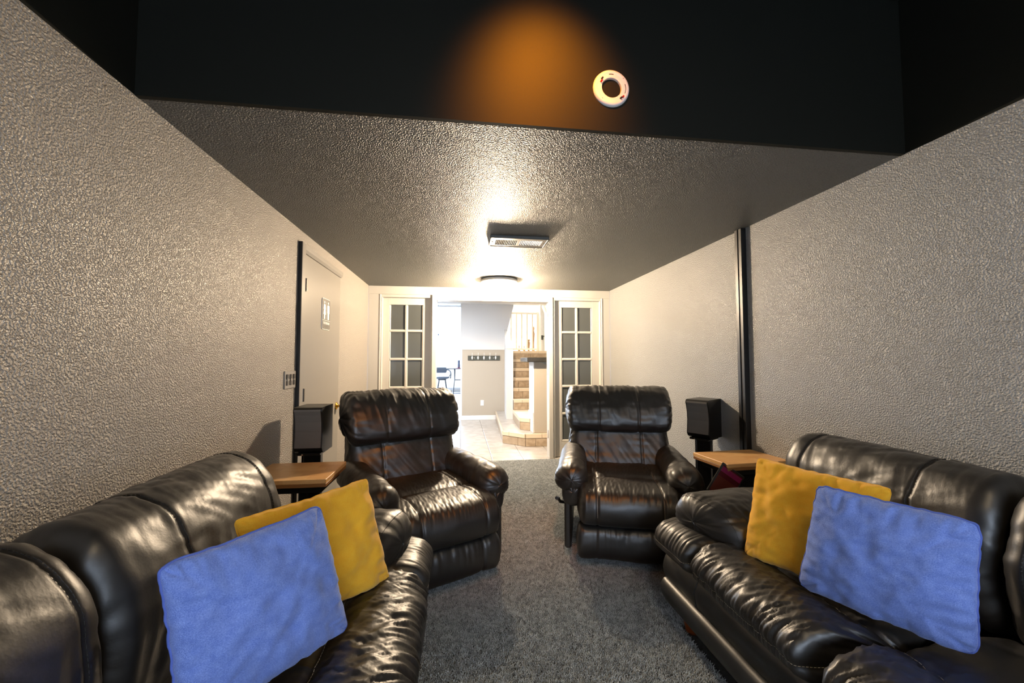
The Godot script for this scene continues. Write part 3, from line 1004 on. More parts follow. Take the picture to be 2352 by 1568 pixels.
	for i in 7:
		var x := 0.98 + 0.136 * i
		part(b, "spindle", bb(Vector3(x - 0.016, 0.10, -0.016), Vector3(x + 0.016, 0.96, 0.016), 0.003), M.trim_white)
	for x in [0.87, 1.90]:
		part(b, "post", bb(Vector3(x, 0.0, -0.035), Vector3(x + 0.06, 1.02, 0.035), 0.004), M.trim_white)
	# wall with door lever on the right of the landing
	var lw := struct("wall_landing", bb(Vector3(1.97, 1.44, -9.9), Vector3(3.19, 3.4, -9.75), 0.003), M.hall_white, "white wall on the right of the stair landing")
	for i in 4:
		part(lw, "panel_board", bb(Vector3(2.0 + i * 0.14, 1.45, -9.752), Vector3(2.13 + i * 0.14, 3.39, -9.742), 0.003), M.hall_white)
	var lv := thing("coat_peg", "small dark double peg on the white landing wall right of the balustrade", "peg", Vector3(2.02, 1.80, -9.742))
	part(lv, "plate", bb(Vector3(-0.03, -0.05, 0), Vector3(0.02, 0.06, 0.012), 0.003), M.rack_dark)
	part(lv, "peg", rod(Vector3(0.0, 0.04, 0.01), Vector3(0.07, 0.03, 0.05), 0.014, 8), M.rack_dark)
	part(lv, "peg", rod(Vector3(-0.01, -0.02, 0.01), Vector3(-0.005, -0.045, 0.05), 0.014, 8), M.rack_dark)
	var hr := thing("stair_handrail", "white sloping handrail board on the right wall above the counter", "handrail", Vector3(1.96, 0, 0))
	var hm := start()
	prism(hm, PackedVector2Array([Vector2(-9.5, 2.66), Vector2(-7.2, 1.165), Vector2(-7.2, 1.06), Vector2(-9.5, 2.53)]), Vector3(0.0, 0, 0), Vector3(0, 0, 1), Vector3.UP, Vector3(0.04, 0, 0))
	part(hr, "rail_board", hm.commit(), M.trim_white)
	struct("wall_stair_right", bb(Vector3(2.0, 0.0, -9.4), Vector3(2.1, 3.4, -6.2), 0), M.hall_white, "white wall on the right of the stairs")
	struct("wall_upper_back", bb(Vector3(0.0, 1.44, -13.2), Vector3(3.19, 3.4, -13.05), 0), M.hall_white, "bright wall behind the landing balustrade")
	struct("wall_upper_left", bb(Vector3(0.0, 0.0, -13.1), Vector3(0.1, 3.4, -8.49), 0), M.hall_white, "white wall between the dining space and the stairs")
	# table lamps and carved figures behind the balustrade
	var L := ["table lamp with a glowing white shade behind the balustrade, first from the left", "table lamp with a glowing white shade behind the balustrade, second from the left"]
	for i in 2:
		var lp := thing("table_lamp", L[i], "lamp", Vector3(1.56 + i * 0.16, 1.44, -10.6 - i * 0.15))
		var sh := start()
		lathe(sh, [Vector2(0.05, 0.40), Vector2(0.075, 0.37), Vector2(0.085, 0.26), Vector2(0.08, 0.19)], 18)
		part(lp, "shade", sh.commit(), M.warm_glow)
		var bs := start()
		lathe(bs, [Vector2(0.0, 0.22), Vector2(0.012, 0.2), Vector2(0.012, 0.12), Vector2(0.035, 0.08), Vector2(0.02, 0.03), Vector2(0.05, 0.012), Vector2(0.05, 0.0)], 14)
		part(lp, "base", bs.commit(), M.bronze)
	for q in [[1.93, -10.5, 0.72, "tall carved bronze figure behind the right end of the balustrade"], [1.77, -10.3, 0.36, "short dark carved candlestick behind the balustrade"]]:
		var cv := thing("carved_figure", q[3], "sculpture", Vector3(q[0], 1.44, q[1]))
		var cm := start()
		var h: float = q[2]
		lathe(cm, [Vector2(0.0, h), Vector2(0.025, h * 0.97), Vector2(0.036, h * 0.9), Vector2(0.02, h * 0.82), Vector2(0.04, h * 0.7), Vector2(0.03, h * 0.5), Vector2(0.022, h * 0.3), Vector2(0.03, h * 0.12), Vector2(0.05, 0.02), Vector2(0.05, 0)], 14)
		part(cv, "body", cm.commit(), M.bronze)

func dining():
	var t := thing("bar_table", "tall dark metal bar table in the bright dining space", "table", Vector3(-0.16, 0, -14.0))
	part(t, "table_top", bb(Vector3(-0.33, 0.935, -0.33), Vector3(0.42, 0.965, 0.33), 0.006), M.steel_dark)
	for x in [-0.04, 0.32]:
		var lg := start()
		tube(lg, [Vector3(x, 0.935, 0.0), Vector3(x, 0.56, 0.0)], 0.026, 8, 0.016)
		for dz in [-0.17, 0.17]:
			tube(lg, [Vector3(x, 0.58, 0.0), Vector3(x - 0.03, 0.3, dz * 0.5), Vector3(x - 0.05, 0.0, dz)], 0.014, 8, 0.017)
		part(t, "leg", lg.commit(), M.steel_dark)
	part(t, "cross_bar", bb(Vector3(-0.04, 0.545, -0.012), Vector3(0.32, 0.575, 0.012), 0.003), M.steel_dark)
	part(t, "foot_bar", bb(Vector3(-0.08, 0.09, 0.06), Vector3(0.30, 0.115, 0.085), 0.003), M.steel_dark)
	var v := thing("bud_vase", "slim blue banded vase holding a bare twig on the bar table", "vase", Vector3(-0.06, 0.9725, -14.0))
	var vm := start()
	lathe(vm, [Vector2(0.03, 0.27), Vector2(0.046, 0.265), Vector2(0.042, 0.25), Vector2(0.046, 0.2), Vector2(0.042, 0.16), Vector2(0.046, 0.11), Vector2(0.045, 0.012), Vector2(0.04, 0.0), Vector2(0, 0)], 16)
	part(v, "body", vm.commit(), M.vase_blue)
	var tw := start()
	tube(tw, [Vector3(0.02, 0.05, 0), Vector3(0.035, 0.3, 0), Vector3(0.02, 0.42, 0.01), Vector3(0.03, 0.54, 0)], 0.009, 5, 0.005)
	tube(tw, [Vector3(0.025, 0.4, 0), Vector3(-0.06, 0.47, 0.02), Vector3(-0.15, 0.475, 0)], 0.005, 5, 0.003)
	tube(tw, [Vector3(0.025, 0.36, 0), Vector3(0.06, 0.40, 0.01)], 0.005, 5, 0.003)
	part(v, "twig", tw.commit(), M.twig)
	single("placemat", bb(Vector3(-0.16, 0.965, -14.2), Vector3(0.2, 0.972, -13.78), 0.002), M.cloth_red, "red placemat under the blue vase on the bar table", "placemat")
	var s := thing("bar_stool", "grey upholstered bar stool with curved arms in the bright dining space", "stool", Vector3(-0.60, 0, -13.42))
	var st := start()
	lathe(st, [Vector2(0.0, 0.62), Vector2(0.18, 0.625), Vector2(0.235, 0.66), Vector2(0.235, 0.68), Vector2(0.19, 0.70), Vector2(0.0, 0.705)].map(func(p): return p), 24)
	part(s, "seat", st.commit(), M.stool_grey)
	var bk := soft([Vector2(-0.02, 0.82), Vector2(0.02, 0.82), Vector2(0.035, 0.92), Vector2(0.02, 1.0), Vector2(-0.02, 1.0), Vector2(-0.03, 0.9)], -0.22, 0.20, Vector3.RIGHT, Vector3(0, 0, 1), Vector3.UP, {"m": 24, "n": 14, "cap": 0.04})
	var bo := part(s, "backrest", bk.mesh, M.stool_grey)
	bo.position = Vector3(-0.06, 0, -0.20)
	for sx in [-1.0, 1.0]:
		var am := start()
		tube(am, [Vector3(sx * 0.12, 0.93, -0.19), Vector3(sx * 0.22, 0.91, -0.14), Vector3(sx * 0.275, 0.85, 0.0), Vector3(sx * 0.285, 0.77, 0.08), Vector3(sx * 0.27, 0.64, 0.09)], 0.02, 8)
		tube(am, [Vector3(sx * 0.275, 0.78, 0.07), Vector3(sx * 0.22, 0.69, 0.0)], 0.012, 6)
		part(s, "armrest", am.commit(), M.stool_grey)
	part(s, "swivel_plate", bb(Vector3(-0.13, 0.585, -0.13), Vector3(0.13, 0.625, 0.13), 0.01), M.steel_dark)
	for sx in [-1.0, 1.0]:
		for sz in [-1.0, 1.0]:
			part(s, "leg", rod(Vector3(sx * 0.10, 0.59, sz * 0.10), Vector3(sx * 0.19, 0.0, sz * 0.19), 0.014, 8), M.steel_dark)
	var rg := start()
	var ring := []
	for k in 25:
		ring.append(Vector3(0.165 * cos(TAU * k / 24), 0.22, 0.165 * sin(TAU * k / 24)))
	tube(rg, ring, 0.01, 6)
	part(s, "foot_ring", rg.commit(), M.steel_dark)
	var pc := thing("pull_chain", "thin hanging pull cord with a small blue-grey bob in the bright dining space", "cord", Vector3(-0.80, 2.16, -14.6))
	part(pc, "cord", rod(Vector3(0, 0.03, 0), Vector3(0, 1.22, 0), 0.004, 5), M.vase_blue)
	var pb := start()
	lathe(pb, [Vector2(0, 0.05), Vector2(0.022, 0.03), Vector2(0.03, 0.0), Vector2(0.02, -0.025), Vector2(0, -0.03)], 10)
	part(pc, "bob", pb.commit(), M.vase_blue)
	# lamps of the hall, on its ceilings
	var cl := thing("hall_ceiling_light", "square white ceiling light in the hall left of the double doors", "ceiling light", Vector3(-1.1, 2.42, -6.6))
	part(cl, "diffuser", bb(Vector3(-0.25, -0.03, -0.25), Vector3(0.25, -0.015, 0.25), 0.004), M.panel_glow)
	part(cl, "frame", bb(Vector3(-0.27, -0.015, -0.27), Vector3(0.27, 0.0, 0.27), 0.003), M.hall_trim)
	for q in [[Vector3(0.41, 2.85, 0.55), 0.25, "square warm ceiling light on the high black ceiling above the sofas"], [Vector3(1.6, 3.4, -10.6), 0.3, "square warm ceiling light above the stair landing"], [Vector3(1.9, 3.4, -7.2), 0.25, "square warm ceiling light above the flight of stairs"]]:
		var c2 := thing("stair_ceiling_light", q[2], "ceiling light", q[0])
		part(c2, "diffuser", bb(Vector3(-q[1], -0.015, -q[1]), Vector3(q[1], -0.008, q[1]), 0.002), M.warm_glow)
		part(c2, "frame", bb(Vector3(-q[1] - 0.02, -0.008, -q[1] - 0.02), Vector3(q[1] + 0.02, 0.0, q[1] + 0.02), 0.002), M.hall_trim)

# ================= fixtures on ceiling and bulkhead =================
func fixtures():
	var t := thing("ceiling_lamp", "glowing frosted dome ceiling lamp in front of the double doors", "ceiling lamp", Vector3(0.43, CH, -4.47))
	var g := start()
	lathe(g, [Vector2(0.168, -0.036), Vector2(0.160, -0.066), Vector2(0.140, -0.096), Vector2(0.105, -0.114), Vector2(0.06, -0.127), Vector2(0.015, -0.131), Vector2(0.0, -0.131)], 36)
	part(t, "glass_dome", g.commit(), M.lamp_glass, "glowing frosted glass dome")
	var r := start()
	lathe(r, [Vector2(0.150, 0.0), Vector2(0.205, 0.0), Vector2(0.212, -0.010), Vector2(0.213, -0.026), Vector2(0.206, -0.032), Vector2(0.192, -0.034), Vector2(0.180, -0.042), Vector2(0.168, -0.042), Vector2(0.164, -0.034)], 40)
	part(t, "rim", r.commit(), M.plastic_white, "stepped white rim")
	var fn := start()
	lathe(fn, [Vector2(0.009, -0.129), Vector2(0.012, -0.135), Vector2(0.008, -0.143), Vector2(0.0, -0.145)], 12)
	part(t, "finial", fn.commit(), M.plastic_white)
	# register box on the ceiling
	var v := thing("ceiling_vent", "white slatted air register on a grey box on the ceiling before the lamp", "vent", Vector3(0.43, CH + 0.021, -2.97))
	var fb := start()
	box(fb, Vector3(0, -0.02, 0.11), Vector3(0.43, 0.042, 0.012), 0.002)
	box(fb, Vector3(0, -0.02, -0.11), Vector3(0.43, 0.042, 0.012), 0.002)
	box(fb, Vector3(-0.212, -0.02, 0), Vector3(0.012, 0.042, 0.21), 0.002)
	box(fb, Vector3(0.212, -0.02, 0), Vector3(0.012, 0.042, 0.21), 0.002)
	part(v, "box_frame", fb.commit(), M.vent_frame, "grey box frame")
	part(v, "back_plate", bb(Vector3(-0.206, -0.012, -0.105), Vector3(0.206, -0.004, 0.105), 0), M.vent_hole)
	var pl := start()
	for q in [[Vector3(0, -0.036, 0.085), Vector3(0.412, 0.006, 0.042)], [Vector3(0, -0.036, -0.085), Vector3(0.412, 0.006, 0.042)], [Vector3(-0.190, -0.036, 0), Vector3(0.032, 0.006, 0.13)], [Vector3(0.190, -0.036, 0), Vector3(0.032, 0.006, 0.13)], [Vector3(0, -0.036, 0), Vector3(0.02, 0.006, 0.13)]]:
		box(pl, q[0], q[1], 0.001)
	part(v, "face_plate", pl.commit(), M.vent_grey)
	for i in 26:
		var x := -0.166 + (i if i < 13 else i + 1) * 0.01285
		var tilt := 0.55 if i < 13 else -0.55
		part(v, "slat", bx(Vector3(x, -0.032, 0), Vector3(0.0075, 0.012, 0.13), 0.0008, Basis(Vector3(0, 0, 1), tilt)), M.vent_grey)
	for x in [-0.196, 0.196]:
		part(v, "screw", bb(Vector3(x - 0.003, -0.041, 0.0), Vector3(x + 0.003, -0.038, 0.006), 0.001), M.slot_dark)
	# detector base ring on the bulkhead
	var d := thing("detector_base", "white detector mounting ring with red and black wire ends on the black bulkhead", "detector base", Vector3(0.589, 2.321, -1.48))
	var rb := Basis(Vector3(1, 0, 0), PI / 2)
	var rg := start()
	lathe(rg, [Vector2(0.040, 0.0), Vector2(0.040, 0.009), Vector2(0.042, 0.011), Vector2(0.055, 0.0115), Vector2(0.0585, 0.011), Vector2(0.060, 0.013), Vector2(0.066, 0.0135), Vector2(0.072, 0.010), Vector2(0.0745, 0.003), Vector2(0.0745, 0.0)], 48, Transform3D(rb, Vector3.ZERO))
	part(d, "ring", rg.commit(), M.plastic_white)
	for q in [[82.0, 102.0, 0.054], [-20.0, 18.0, 0.0575]]:
		var pts := []
		for k in 9:
			var an: float = deg_to_rad(lerp(q[0], q[1], k / 8.0))
			pts.append(Vector3(q[2] * cos(an), q[2] * sin(an), 0.0118))
		part(d, "slot", cord(pts, 0.0013, 5), M.slot_dark)
	for q in [[148.0, 0.0500, "red"], [146.0, 0.0530, "black"], [-36.0, 0.0560, "red"], [-46.0, 0.0540, "black"]]:
		var an := deg_to_rad(q[0] + (8.0 if q[2] == "red" and q[0] > 0 else -4.0))
		var b := Vector3(q[1] * cos(an), q[1] * sin(an), 0.008)
		part(d, "wire", rod(b, b + Vector3(0.002, -0.001, 0.012), 0.0036, 8), M.wire_red if q[2] == "red" else M.slot_dark, q[2] + " wire end")
	for q in [[-130.0], [40.0], [-50.0]]:
		var an := deg_to_rad(q[0])
		part(d, "screw", bx(Vector3(0.062 * cos(an), 0.062 * sin(an), 0.0135), Vector3(0.004, 0.004, 0.002), 0.0006), M.vent_grey)
	# small amber accent lamp above the frame, washing the bulkhead
	var a := thing("accent_lamp", "small amber accent spotlight on the high black ceiling aimed at the bulkhead", "lamp", Vector3(0.31, 2.85, -0.93))
	var cn := start()
	lathe(cn, [Vector2(0.0, 0.0), Vector2(0.03, 0.0), Vector2(0.034, -0.02), Vector2(0.034, -0.09), Vector2(0.030, -0.09), Vector2(0.030, -0.03), Vector2(0.0, -0.03)], 20)
	part(a, "can", cn.commit(), M.black_metal)
	var bu := start()
	lathe(bu, [Vector2(0.0, -0.05), Vector2(0.018, -0.055), Vector2(0.024, -0.075), Vector2(0.015, -0.095), Vector2(0.0, -0.1)], 16)
	part(a, "bulb", bu.commit(), M.accent_glow)

# ================= speakers =================
func speakers():
	for q in [[Vector3(-0.925, 0, -2.70), 0.0, "black speaker stand with a wide post behind the left side table", "black bookshelf speaker beside the restroom door, on the left stand"],
			[Vector3(1.81, 0, -2.80), -58.0, "black speaker stand with a wide post beside the right side table", "black bookshelf speaker with a grey grille beside the right recliner, on the right stand"]]:
		var s := thing("speaker_stand", q[2], "stand", q[0], q[1])
		part(s, "base_plate", bb(Vector3(-0.11, 0, -0.11), Vector3(0.11, 0.018, 0.13), 0.004), M.black_metal)
		part(s, "post", bb(Vector3(-0.052, 0.018, -0.025), Vector3(0.052, 0.655, 0.02), 0.004), M.black_metal)
		part(s, "cable_channel", bb(Vector3(-0.066, 0.018, -0.012), Vector3(-0.050, 0.655, 0.012), 0.003), M.black_metal)
		part(s, "top_plate", bb(Vector3(-0.07, 0.655, -0.08), Vector3(0.07, 0.668, 0.09), 0.003), M.black_metal)
		part(s, "screw", rod(Vector3(-0.03, 0.662, 0.09), Vector3(-0.03, 0.662, 0.097), 0.006, 8), M.chrome)
		var sp := thing("bookshelf_speaker", q[3], "speaker", q[0] + Vector3(0, 0.668, 0), q[1])
		# side profile in (depth, height): waisted front with a rounded top lip
		var cab := PackedVector2Array([Vector2(-0.105, 0.0), Vector2(0.06, 0.0), Vector2(0.085, 0.012), Vector2(0.098, 0.035), Vector2(0.092, 0.08), Vector2(0.088, 0.13), Vector2(0.092, 0.19), Vector2(0.103, 0.235), Vector2(0.112, 0.258), Vector2(0.110, 0.270), Vector2(0.100, 0.280), Vector2(0.08, 0.283), Vector2(-0.105, 0.283)])
		var c := start()
		prism(c, cab, Vector3(-0.083, 0, 0), Vector3(0, 0, 1), Vector3.UP, Vector3(0.166, 0, 0))
		part(sp, "cabinet", c.commit(), M.black_plastic)
		var gr := start()
		for i in range(3, 9):
			var a := cab[i]
			var b := cab[i + 1]
			quad(gr, Vector3(-0.076, a.y, a.x + 0.004), Vector3(0.076, a.y, a.x + 0.004), Vector3(0.076, b.y, b.x + 0.004), Vector3(-0.076, b.y, b.x + 0.004), Vector3(0, 0, 1))
			for sx in [-0.076, 0.076]:
				quad(gr, Vector3(sx, a.y, a.x - 0.002), Vector3(sx, a.y, a.x + 0.004), Vector3(sx, b.y, b.x + 0.004), Vector3(sx, b.y, b.x - 0.002), Vector3(sign(sx), 0, 0))
		part(sp, "grille", gr.commit(), M.grille_cloth, "grey cloth grille")

# ================= side tables and tablet =================
func tables():
	for q in [[Vector3(-0.872, 0, -2.315), 0.0, 0.643, 0.41, 0.36, "wood-topped black side table between the left sofa and the restroom door", -1.0],
			[Vector3(1.722, 0, -2.30), 4.0, 0.645, 0.43, 0.31, "wood-topped black side table between the right sofa and the right recliner", 1.0]]:
		var t := thing("side_table", q[5], "side table", q[0], q[1])
		var h: float = q[2]
		var w: float = q[3] * 0.5
		var d: float = q[4] * 0.5
		part(t, "table_top", bb(Vector3(-w, h - 0.022, -d), Vector3(w, h, d), 0.002), M.table_wood, "striped butcher-block wood top")
		part(t, "top_edge", bb(Vector3(-w + 0.001, h - 0.040, -d + 0.001), Vector3(w - 0.001, h - 0.022, d - 0.001), 0.002), M.table_edge, "darker wood under-edge")
		part(t, "apron", bb(Vector3(-w + 0.04, h - 0.075, -d + 0.03), Vector3(w - 0.03, h - 0.040, d - 0.03), 0.002), M.black_plastic)
		if q[6] < 0:
			for x in [-0.135, 0.07]:
				part(t, "leg", bb(Vector3(x - 0.018, 0.02, 0.08), Vector3(x + 0.018, h - 0.075, 0.12), 0.003), M.black_plastic)
			part(t, "base", bb(Vector3(-w + 0.03, 0, -d + 0.02), Vector3(w - 0.03, 0.02, d - 0.02), 0.003), M.black_plastic)
		else:
			part(t, "side_panel", bb(Vector3(-0.135, 0.02, -0.08), Vector3(w - 0.02, h - 0.075, 0.08), 0.003), M.black_plastic)
			part(t, "panel_edge", bb(Vector3(-0.147, 0.02, 0.045), Vector3(-0.135, h - 0.078, 0.082), 0.002), M.table_edge, "light wood panel edge")
			part(t, "lower_shelf", bb(Vector3(-w - 0.02, 0.40, 0.08), Vector3(-0.02, 0.412, 0.26), 0.002), M.black_plastic)
			part(t, "base", bb(Vector3(-w + 0.03, 0, -d + 0.02), Vector3(w - 0.03, 0.02, d - 0.02), 0.003), M.black_plastic)
	# tablet leaning on the table panel
	var tb := thing("tablet", "dark framed tablet with a pink and red screen leaning under the right side table", "tablet", Vector3(1.49, 0.412, -2.10), -20.0)
	var bas := Basis(Vector3(0, 0, 1), -0.62) * Basis(Vector3(1, 0, 0), -0.30)
	var c := Vector3(0.0, 0.127, -0.03)
	part(tb, "case", bx(c, Vector3(0.14, 0.19, 0.010), 0.004, bas), M.black_plastic)
	part(tb, "screen", bx(c + bas * Vector3(0, 0, 0.0055), Vector3(0.12, 0.165, 0.002), 0.0005, bas), M.tablet_screen)
	part(tb, "picture_band", bx(c + bas * Vector3(0.0, 0.06, 0.0068), Vector3(0.118, 0.03, 0.001), 0, bas), M.tablet_pink, "pink band")
	part(tb, "picture_band", bx(c + bas * Vector3(0.0, -0.03, 0.0068), Vector3(0.118, 0.095, 0.001), 0, bas), M.tablet_orange, "dark orange band")

# ================= recliners =================
func recliner(n: String, at: Vector3, turn: float, lever: float, label: String, sd: int):
	var t := thing(n, label, "armchair", at, turn)
	var X := Vector3.RIGHT
	var Z := Vector3(0, 0, 1)
	var Y := Vector3.UP
	var S := float(sd) * 7.3
	# hidden frame
	part(t, "frame", bb(Vector3(-0.27, 0.02, -0.42), Vector3(0.27, 0.30, 0.30), 0.01), M.leather_side)
	# --- footrest panel
	var fo := soft([Vector2(0.33, 0.075), Vector2(0.395, 0.06), Vector2(0.43, 0.10), Vector2(0.44, 0.17), Vector2(0.425, 0.235), Vector2(0.385, 0.262), Vector2(0.32, 0.25)], -0.305, 0.305, X, Z, Y,
		{"m": 64, "n": 70, "cap": 0.03, "dome": 0.006, "disp": func(a, p, s):
			var d := -0.008 * (gauss(a - 0.19, 0.008) + gauss(a + 0.19, 0.008))
			d += 0.008 * folds(a, 0.262 - p.y, 16.0, 0.07, S) * s
			d += 0.010 * folds(a, abs(a) - 0.19, 5.0, 0.05, S + 3.0) * s
			return d + 0.004 * nz.get_noise_3d(a * 5 + S, p.y * 7, p.x * 5)})
	part(t, "footrest", fo.mesh, M.leather)
	# --- seat with rolled front
	var se := soft([Vector2(-0.36, 0.30), Vector2(0.20, 0.275), Vector2(0.40, 0.262), Vector2(0.45, 0.285), Vector2(0.47, 0.34), Vector2(0.465, 0.405), Vector2(0.43, 0.455), Vector2(0.35, 0.478), Vector2(0.24, 0.482), Vector2(0.14, 0.476), Vector2(0.0, 0.487), Vector2(-0.22, 0.478), Vector2(-0.36, 0.44)], -0.305, 0.305, X, Z, Y,
		{"m": 104, "n": 80, "cap": 0.05, "dome": 0.008, "crown": 0.02, "disp": func(a, p, s):
			var d := 0.0
			var top: float = smoothstep(0.40, 0.46, p.y)
			d -= 0.007 * (gauss(a - 0.185, 0.007) + gauss(a + 0.185, 0.007))
			d += 0.007 * folds(a, abs(abs(a) - 0.185), 22.0, 0.04, S + p.x * 20.0) * top
			d -= 0.014 * gauss(p.x - 0.13, 0.018) * top
			d += 0.006 * folds(a, p.x - 0.44, 26.0, 0.09, S + 1.0) * top
			d += 0.003 * nz2.get_noise_2d(a * 60 + p.x * 30 + S, p.x * 44) * top
			d += 0.010 * folds(p.x + p.y, 0.305 - abs(a), 30.0, 0.03, S + 8.0) * s
			return d + 0.006 * nz.get_noise_3d(a * 4 + S, p.y * 5, p.x * 4)})
	var so := part(t, "seat", se.mesh, M.leather)
	for a in [-0.185, 0.185]:
		part(so, "seam", stitches(around(se, a, Vector2(0.46, 0.32), Vector2(-0.02, 0.485), 0.001), 0.02, 0.001, 0.0009), M.thread_light if lever > 0.5 else M.thread_dark)
	# --- backrest lower panel (leaning back)
	var lean := func(p: Vector3) -> Vector3:
		var dy: float = p.y - 0.42
		return Vector3(p.x * (1.0 + 0.035 * smoothstep(0.25, 0.40, dy)), 0.42 + dy * 0.955, p.z - 0.125 - dy * 0.22)
	var ba := soft([Vector2(-0.13, 0.36), Vector2(-0.30, 0.38), Vector2(-0.33, 0.6), Vector2(-0.30, 0.80), Vector2(-0.20, 0.82), Vector2(-0.115, 0.77), Vector2(-0.10, 0.68), Vector2(-0.085, 0.57), Vector2(-0.08, 0.47), Vector2(-0.10, 0.39)], -0.365, 0.365, X, Z, Y,
		{"m": 88, "n": 90, "cap": 0.07, "dome": 0.012, "crown": 0.0, "disp": func(a, p, s):
			var fr: float = smoothstep(-0.2, -0.12, p.x)
			var d := -0.006 * (gauss(a - 0.165, 0.007) + gauss(a + 0.165, 0.007)) * fr
			d += 0.012 * gauss(a, 0.15) * fr
			d += 0.009 * folds(p.y, abs(abs(a) - 0.165), 10.0, 0.06, S + 5.0) * fr
			d += 0.007 * folds(p.y * 0.7 + a * 0.9, p.y - 0.44, 11.0, 0.16, S + 9.0) * fr
			d += 0.012 * folds(p.x + p.y, 0.365 - abs(a), 24.0, 0.06, S + 2.0) * s
			return d + 0.008 * nz.get_noise_3d(a * 4 + S, p.y * 4, p.x * 4)}.merged({"warp": lean}))
	part(t, "backrest", ba.mesh, M.leather)
	# --- overhanging head cushion
	var he := soft([Vector2(-0.08, 0.715), Vector2(-0.20, 0.76), Vector2(-0.31, 0.74), Vector2(-0.335, 0.86), Vector2(-0.32, 0.98), Vector2(-0.26, 1.045), Vector2(-0.17, 1.058), Vector2(-0.085, 1.03), Vector2(-0.035, 0.955), Vector2(-0.015, 0.86), Vector2(-0.025, 0.765)], -0.372, 0.372, X, Z, Y,
		{"m": 100, "n": 110, "cap": 0.042, "dome": 0.02, "crown": 0.03, "disp": func(a, p, s):
			var fr: float = smoothstep(-0.2, -0.09, p.x)
			var topw: float = smoothstep(0.93, 1.03, p.y)
			var d: float = -0.006 * (gauss(a - 0.14, 0.006) + gauss(a + 0.14, 0.006)) * max(fr, topw)
			d += 0.009 * folds(a, p.x + 0.20, 15.0, 0.11, S + 4.0) * topw
			d += 0.008 * folds(a + 0.25 * p.y, 0.96 - p.y, 9.0, 0.10, S + 6.0) * fr
			d += 0.006 * folds(p.y, abs(abs(a) - 0.14), 12.0, 0.05, S + 13.0) * fr
			d += 0.016 * folds(p.y * 0.9 + p.x, 0.372 - abs(a), 26.0, 0.05, S + 11.0) * s
			return d + 0.009 * nz.get_noise_3d(a * 4 + S, p.y * 6, p.x * 5)}.merged({"warp": lean}))
	var ho := part(t, "head_cushion", he.mesh, M.leather)
	for a in [-0.14, 0.14]:
		part(ho, "seam", stitches(around(he, a, Vector2(-0.30, 1.0), Vector2(-0.03, 0.95), 0.001), 0.02, 0.001, 0.0009), M.thread_light if lever > 0.5 and a > 0 else M.thread_dark)
	# --- side wings of the back that show past the lower panel
	# --- arms: puffy roll over a flat side board
	for sx in [-1.0, 1.0]:
		var cx: float = sx * 0.342
		part(t, "side_board", bb(Vector3(cx + sx * 0.02 - 0.022, 0.07, -0.42), Vector3(cx + sx * 0.02 + 0.022, 0.50, 0.315), 0.012), M.leather_side)
		var ar := soft([Vector2(-0.055, 0.45), Vector2(0.06, 0.44), Vector2(0.092, 0.48), Vector2(0.098, 0.535), Vector2(0.075, 0.59), Vector2(0.02, 0.618), Vector2(-0.04, 0.605), Vector2(-0.085, 0.555), Vector2(-0.09, 0.49)], -0.40, 0.345, Z, X, Y,
			{"m": 60, "n": 64, "cap": 0.08, "round": true, "dome": 0.0, "disp": func(a, p, s):
				var d: float = 0.010 * folds(p.x * 1.4 + p.y, 0.345 - a, 26.0, 0.10, S + sx * 4.0) * s * s
				d -= 0.005 * gauss(a - 0.16, 0.006)
				d += 0.010 * folds(a, p.y - 0.44, 20.0, 0.05, S + sx)
				return d + 0.007 * nz.get_noise_3d(a * 6 + S, p.y * 7, p.x * 7 + sx * 4)
				, "warp": func(p: Vector3) -> Vector3:
					var k: float = smoothstep(0.0, 0.33, p.z)
					return Vector3(cx + p.x * (1.0 + 0.10 * k), p.y - 0.012 - 0.015 * k, p.z)})
		part(t, "armrest", ar.mesh, M.leather)
		# tucked leather below the arm front
		var tk := soft([Vector2(-0.05, 0.34), Vector2(0.045, 0.34), Vector2(0.07, 0.42), Vector2(0.06, 0.49), Vector2(-0.06, 0.49), Vector2(-0.07, 0.42)], -0.35, 0.325, Z, X, Y,
			{"m": 36, "n": 30, "cap": 0.03, "dome": 0.01, "disp": func(a, p, _s):
				return 0.012 * folds(p.x, 0.49 - p.y, 22.0, 0.08, S + sx * 6.0)
				, "warp": func(p: Vector3) -> Vector3: return Vector3(cx - sx * 0.012 + p.x, p.y, p.z)})
		part(t, "arm_front", tk.mesh, M.leather)
	if lever > 0.5:
		var lv := start()
		tube(lv, [Vector3(-0.39, 0.30, 0.16), Vector3(-0.42, 0.305, 0.165), Vector3(-0.43, 0.34, 0.20), Vector3(-0.435, 0.36, 0.27)], 0.011, 8)
		part(t, "lever", lv.commit(), M.black_plastic, "black recline lever")

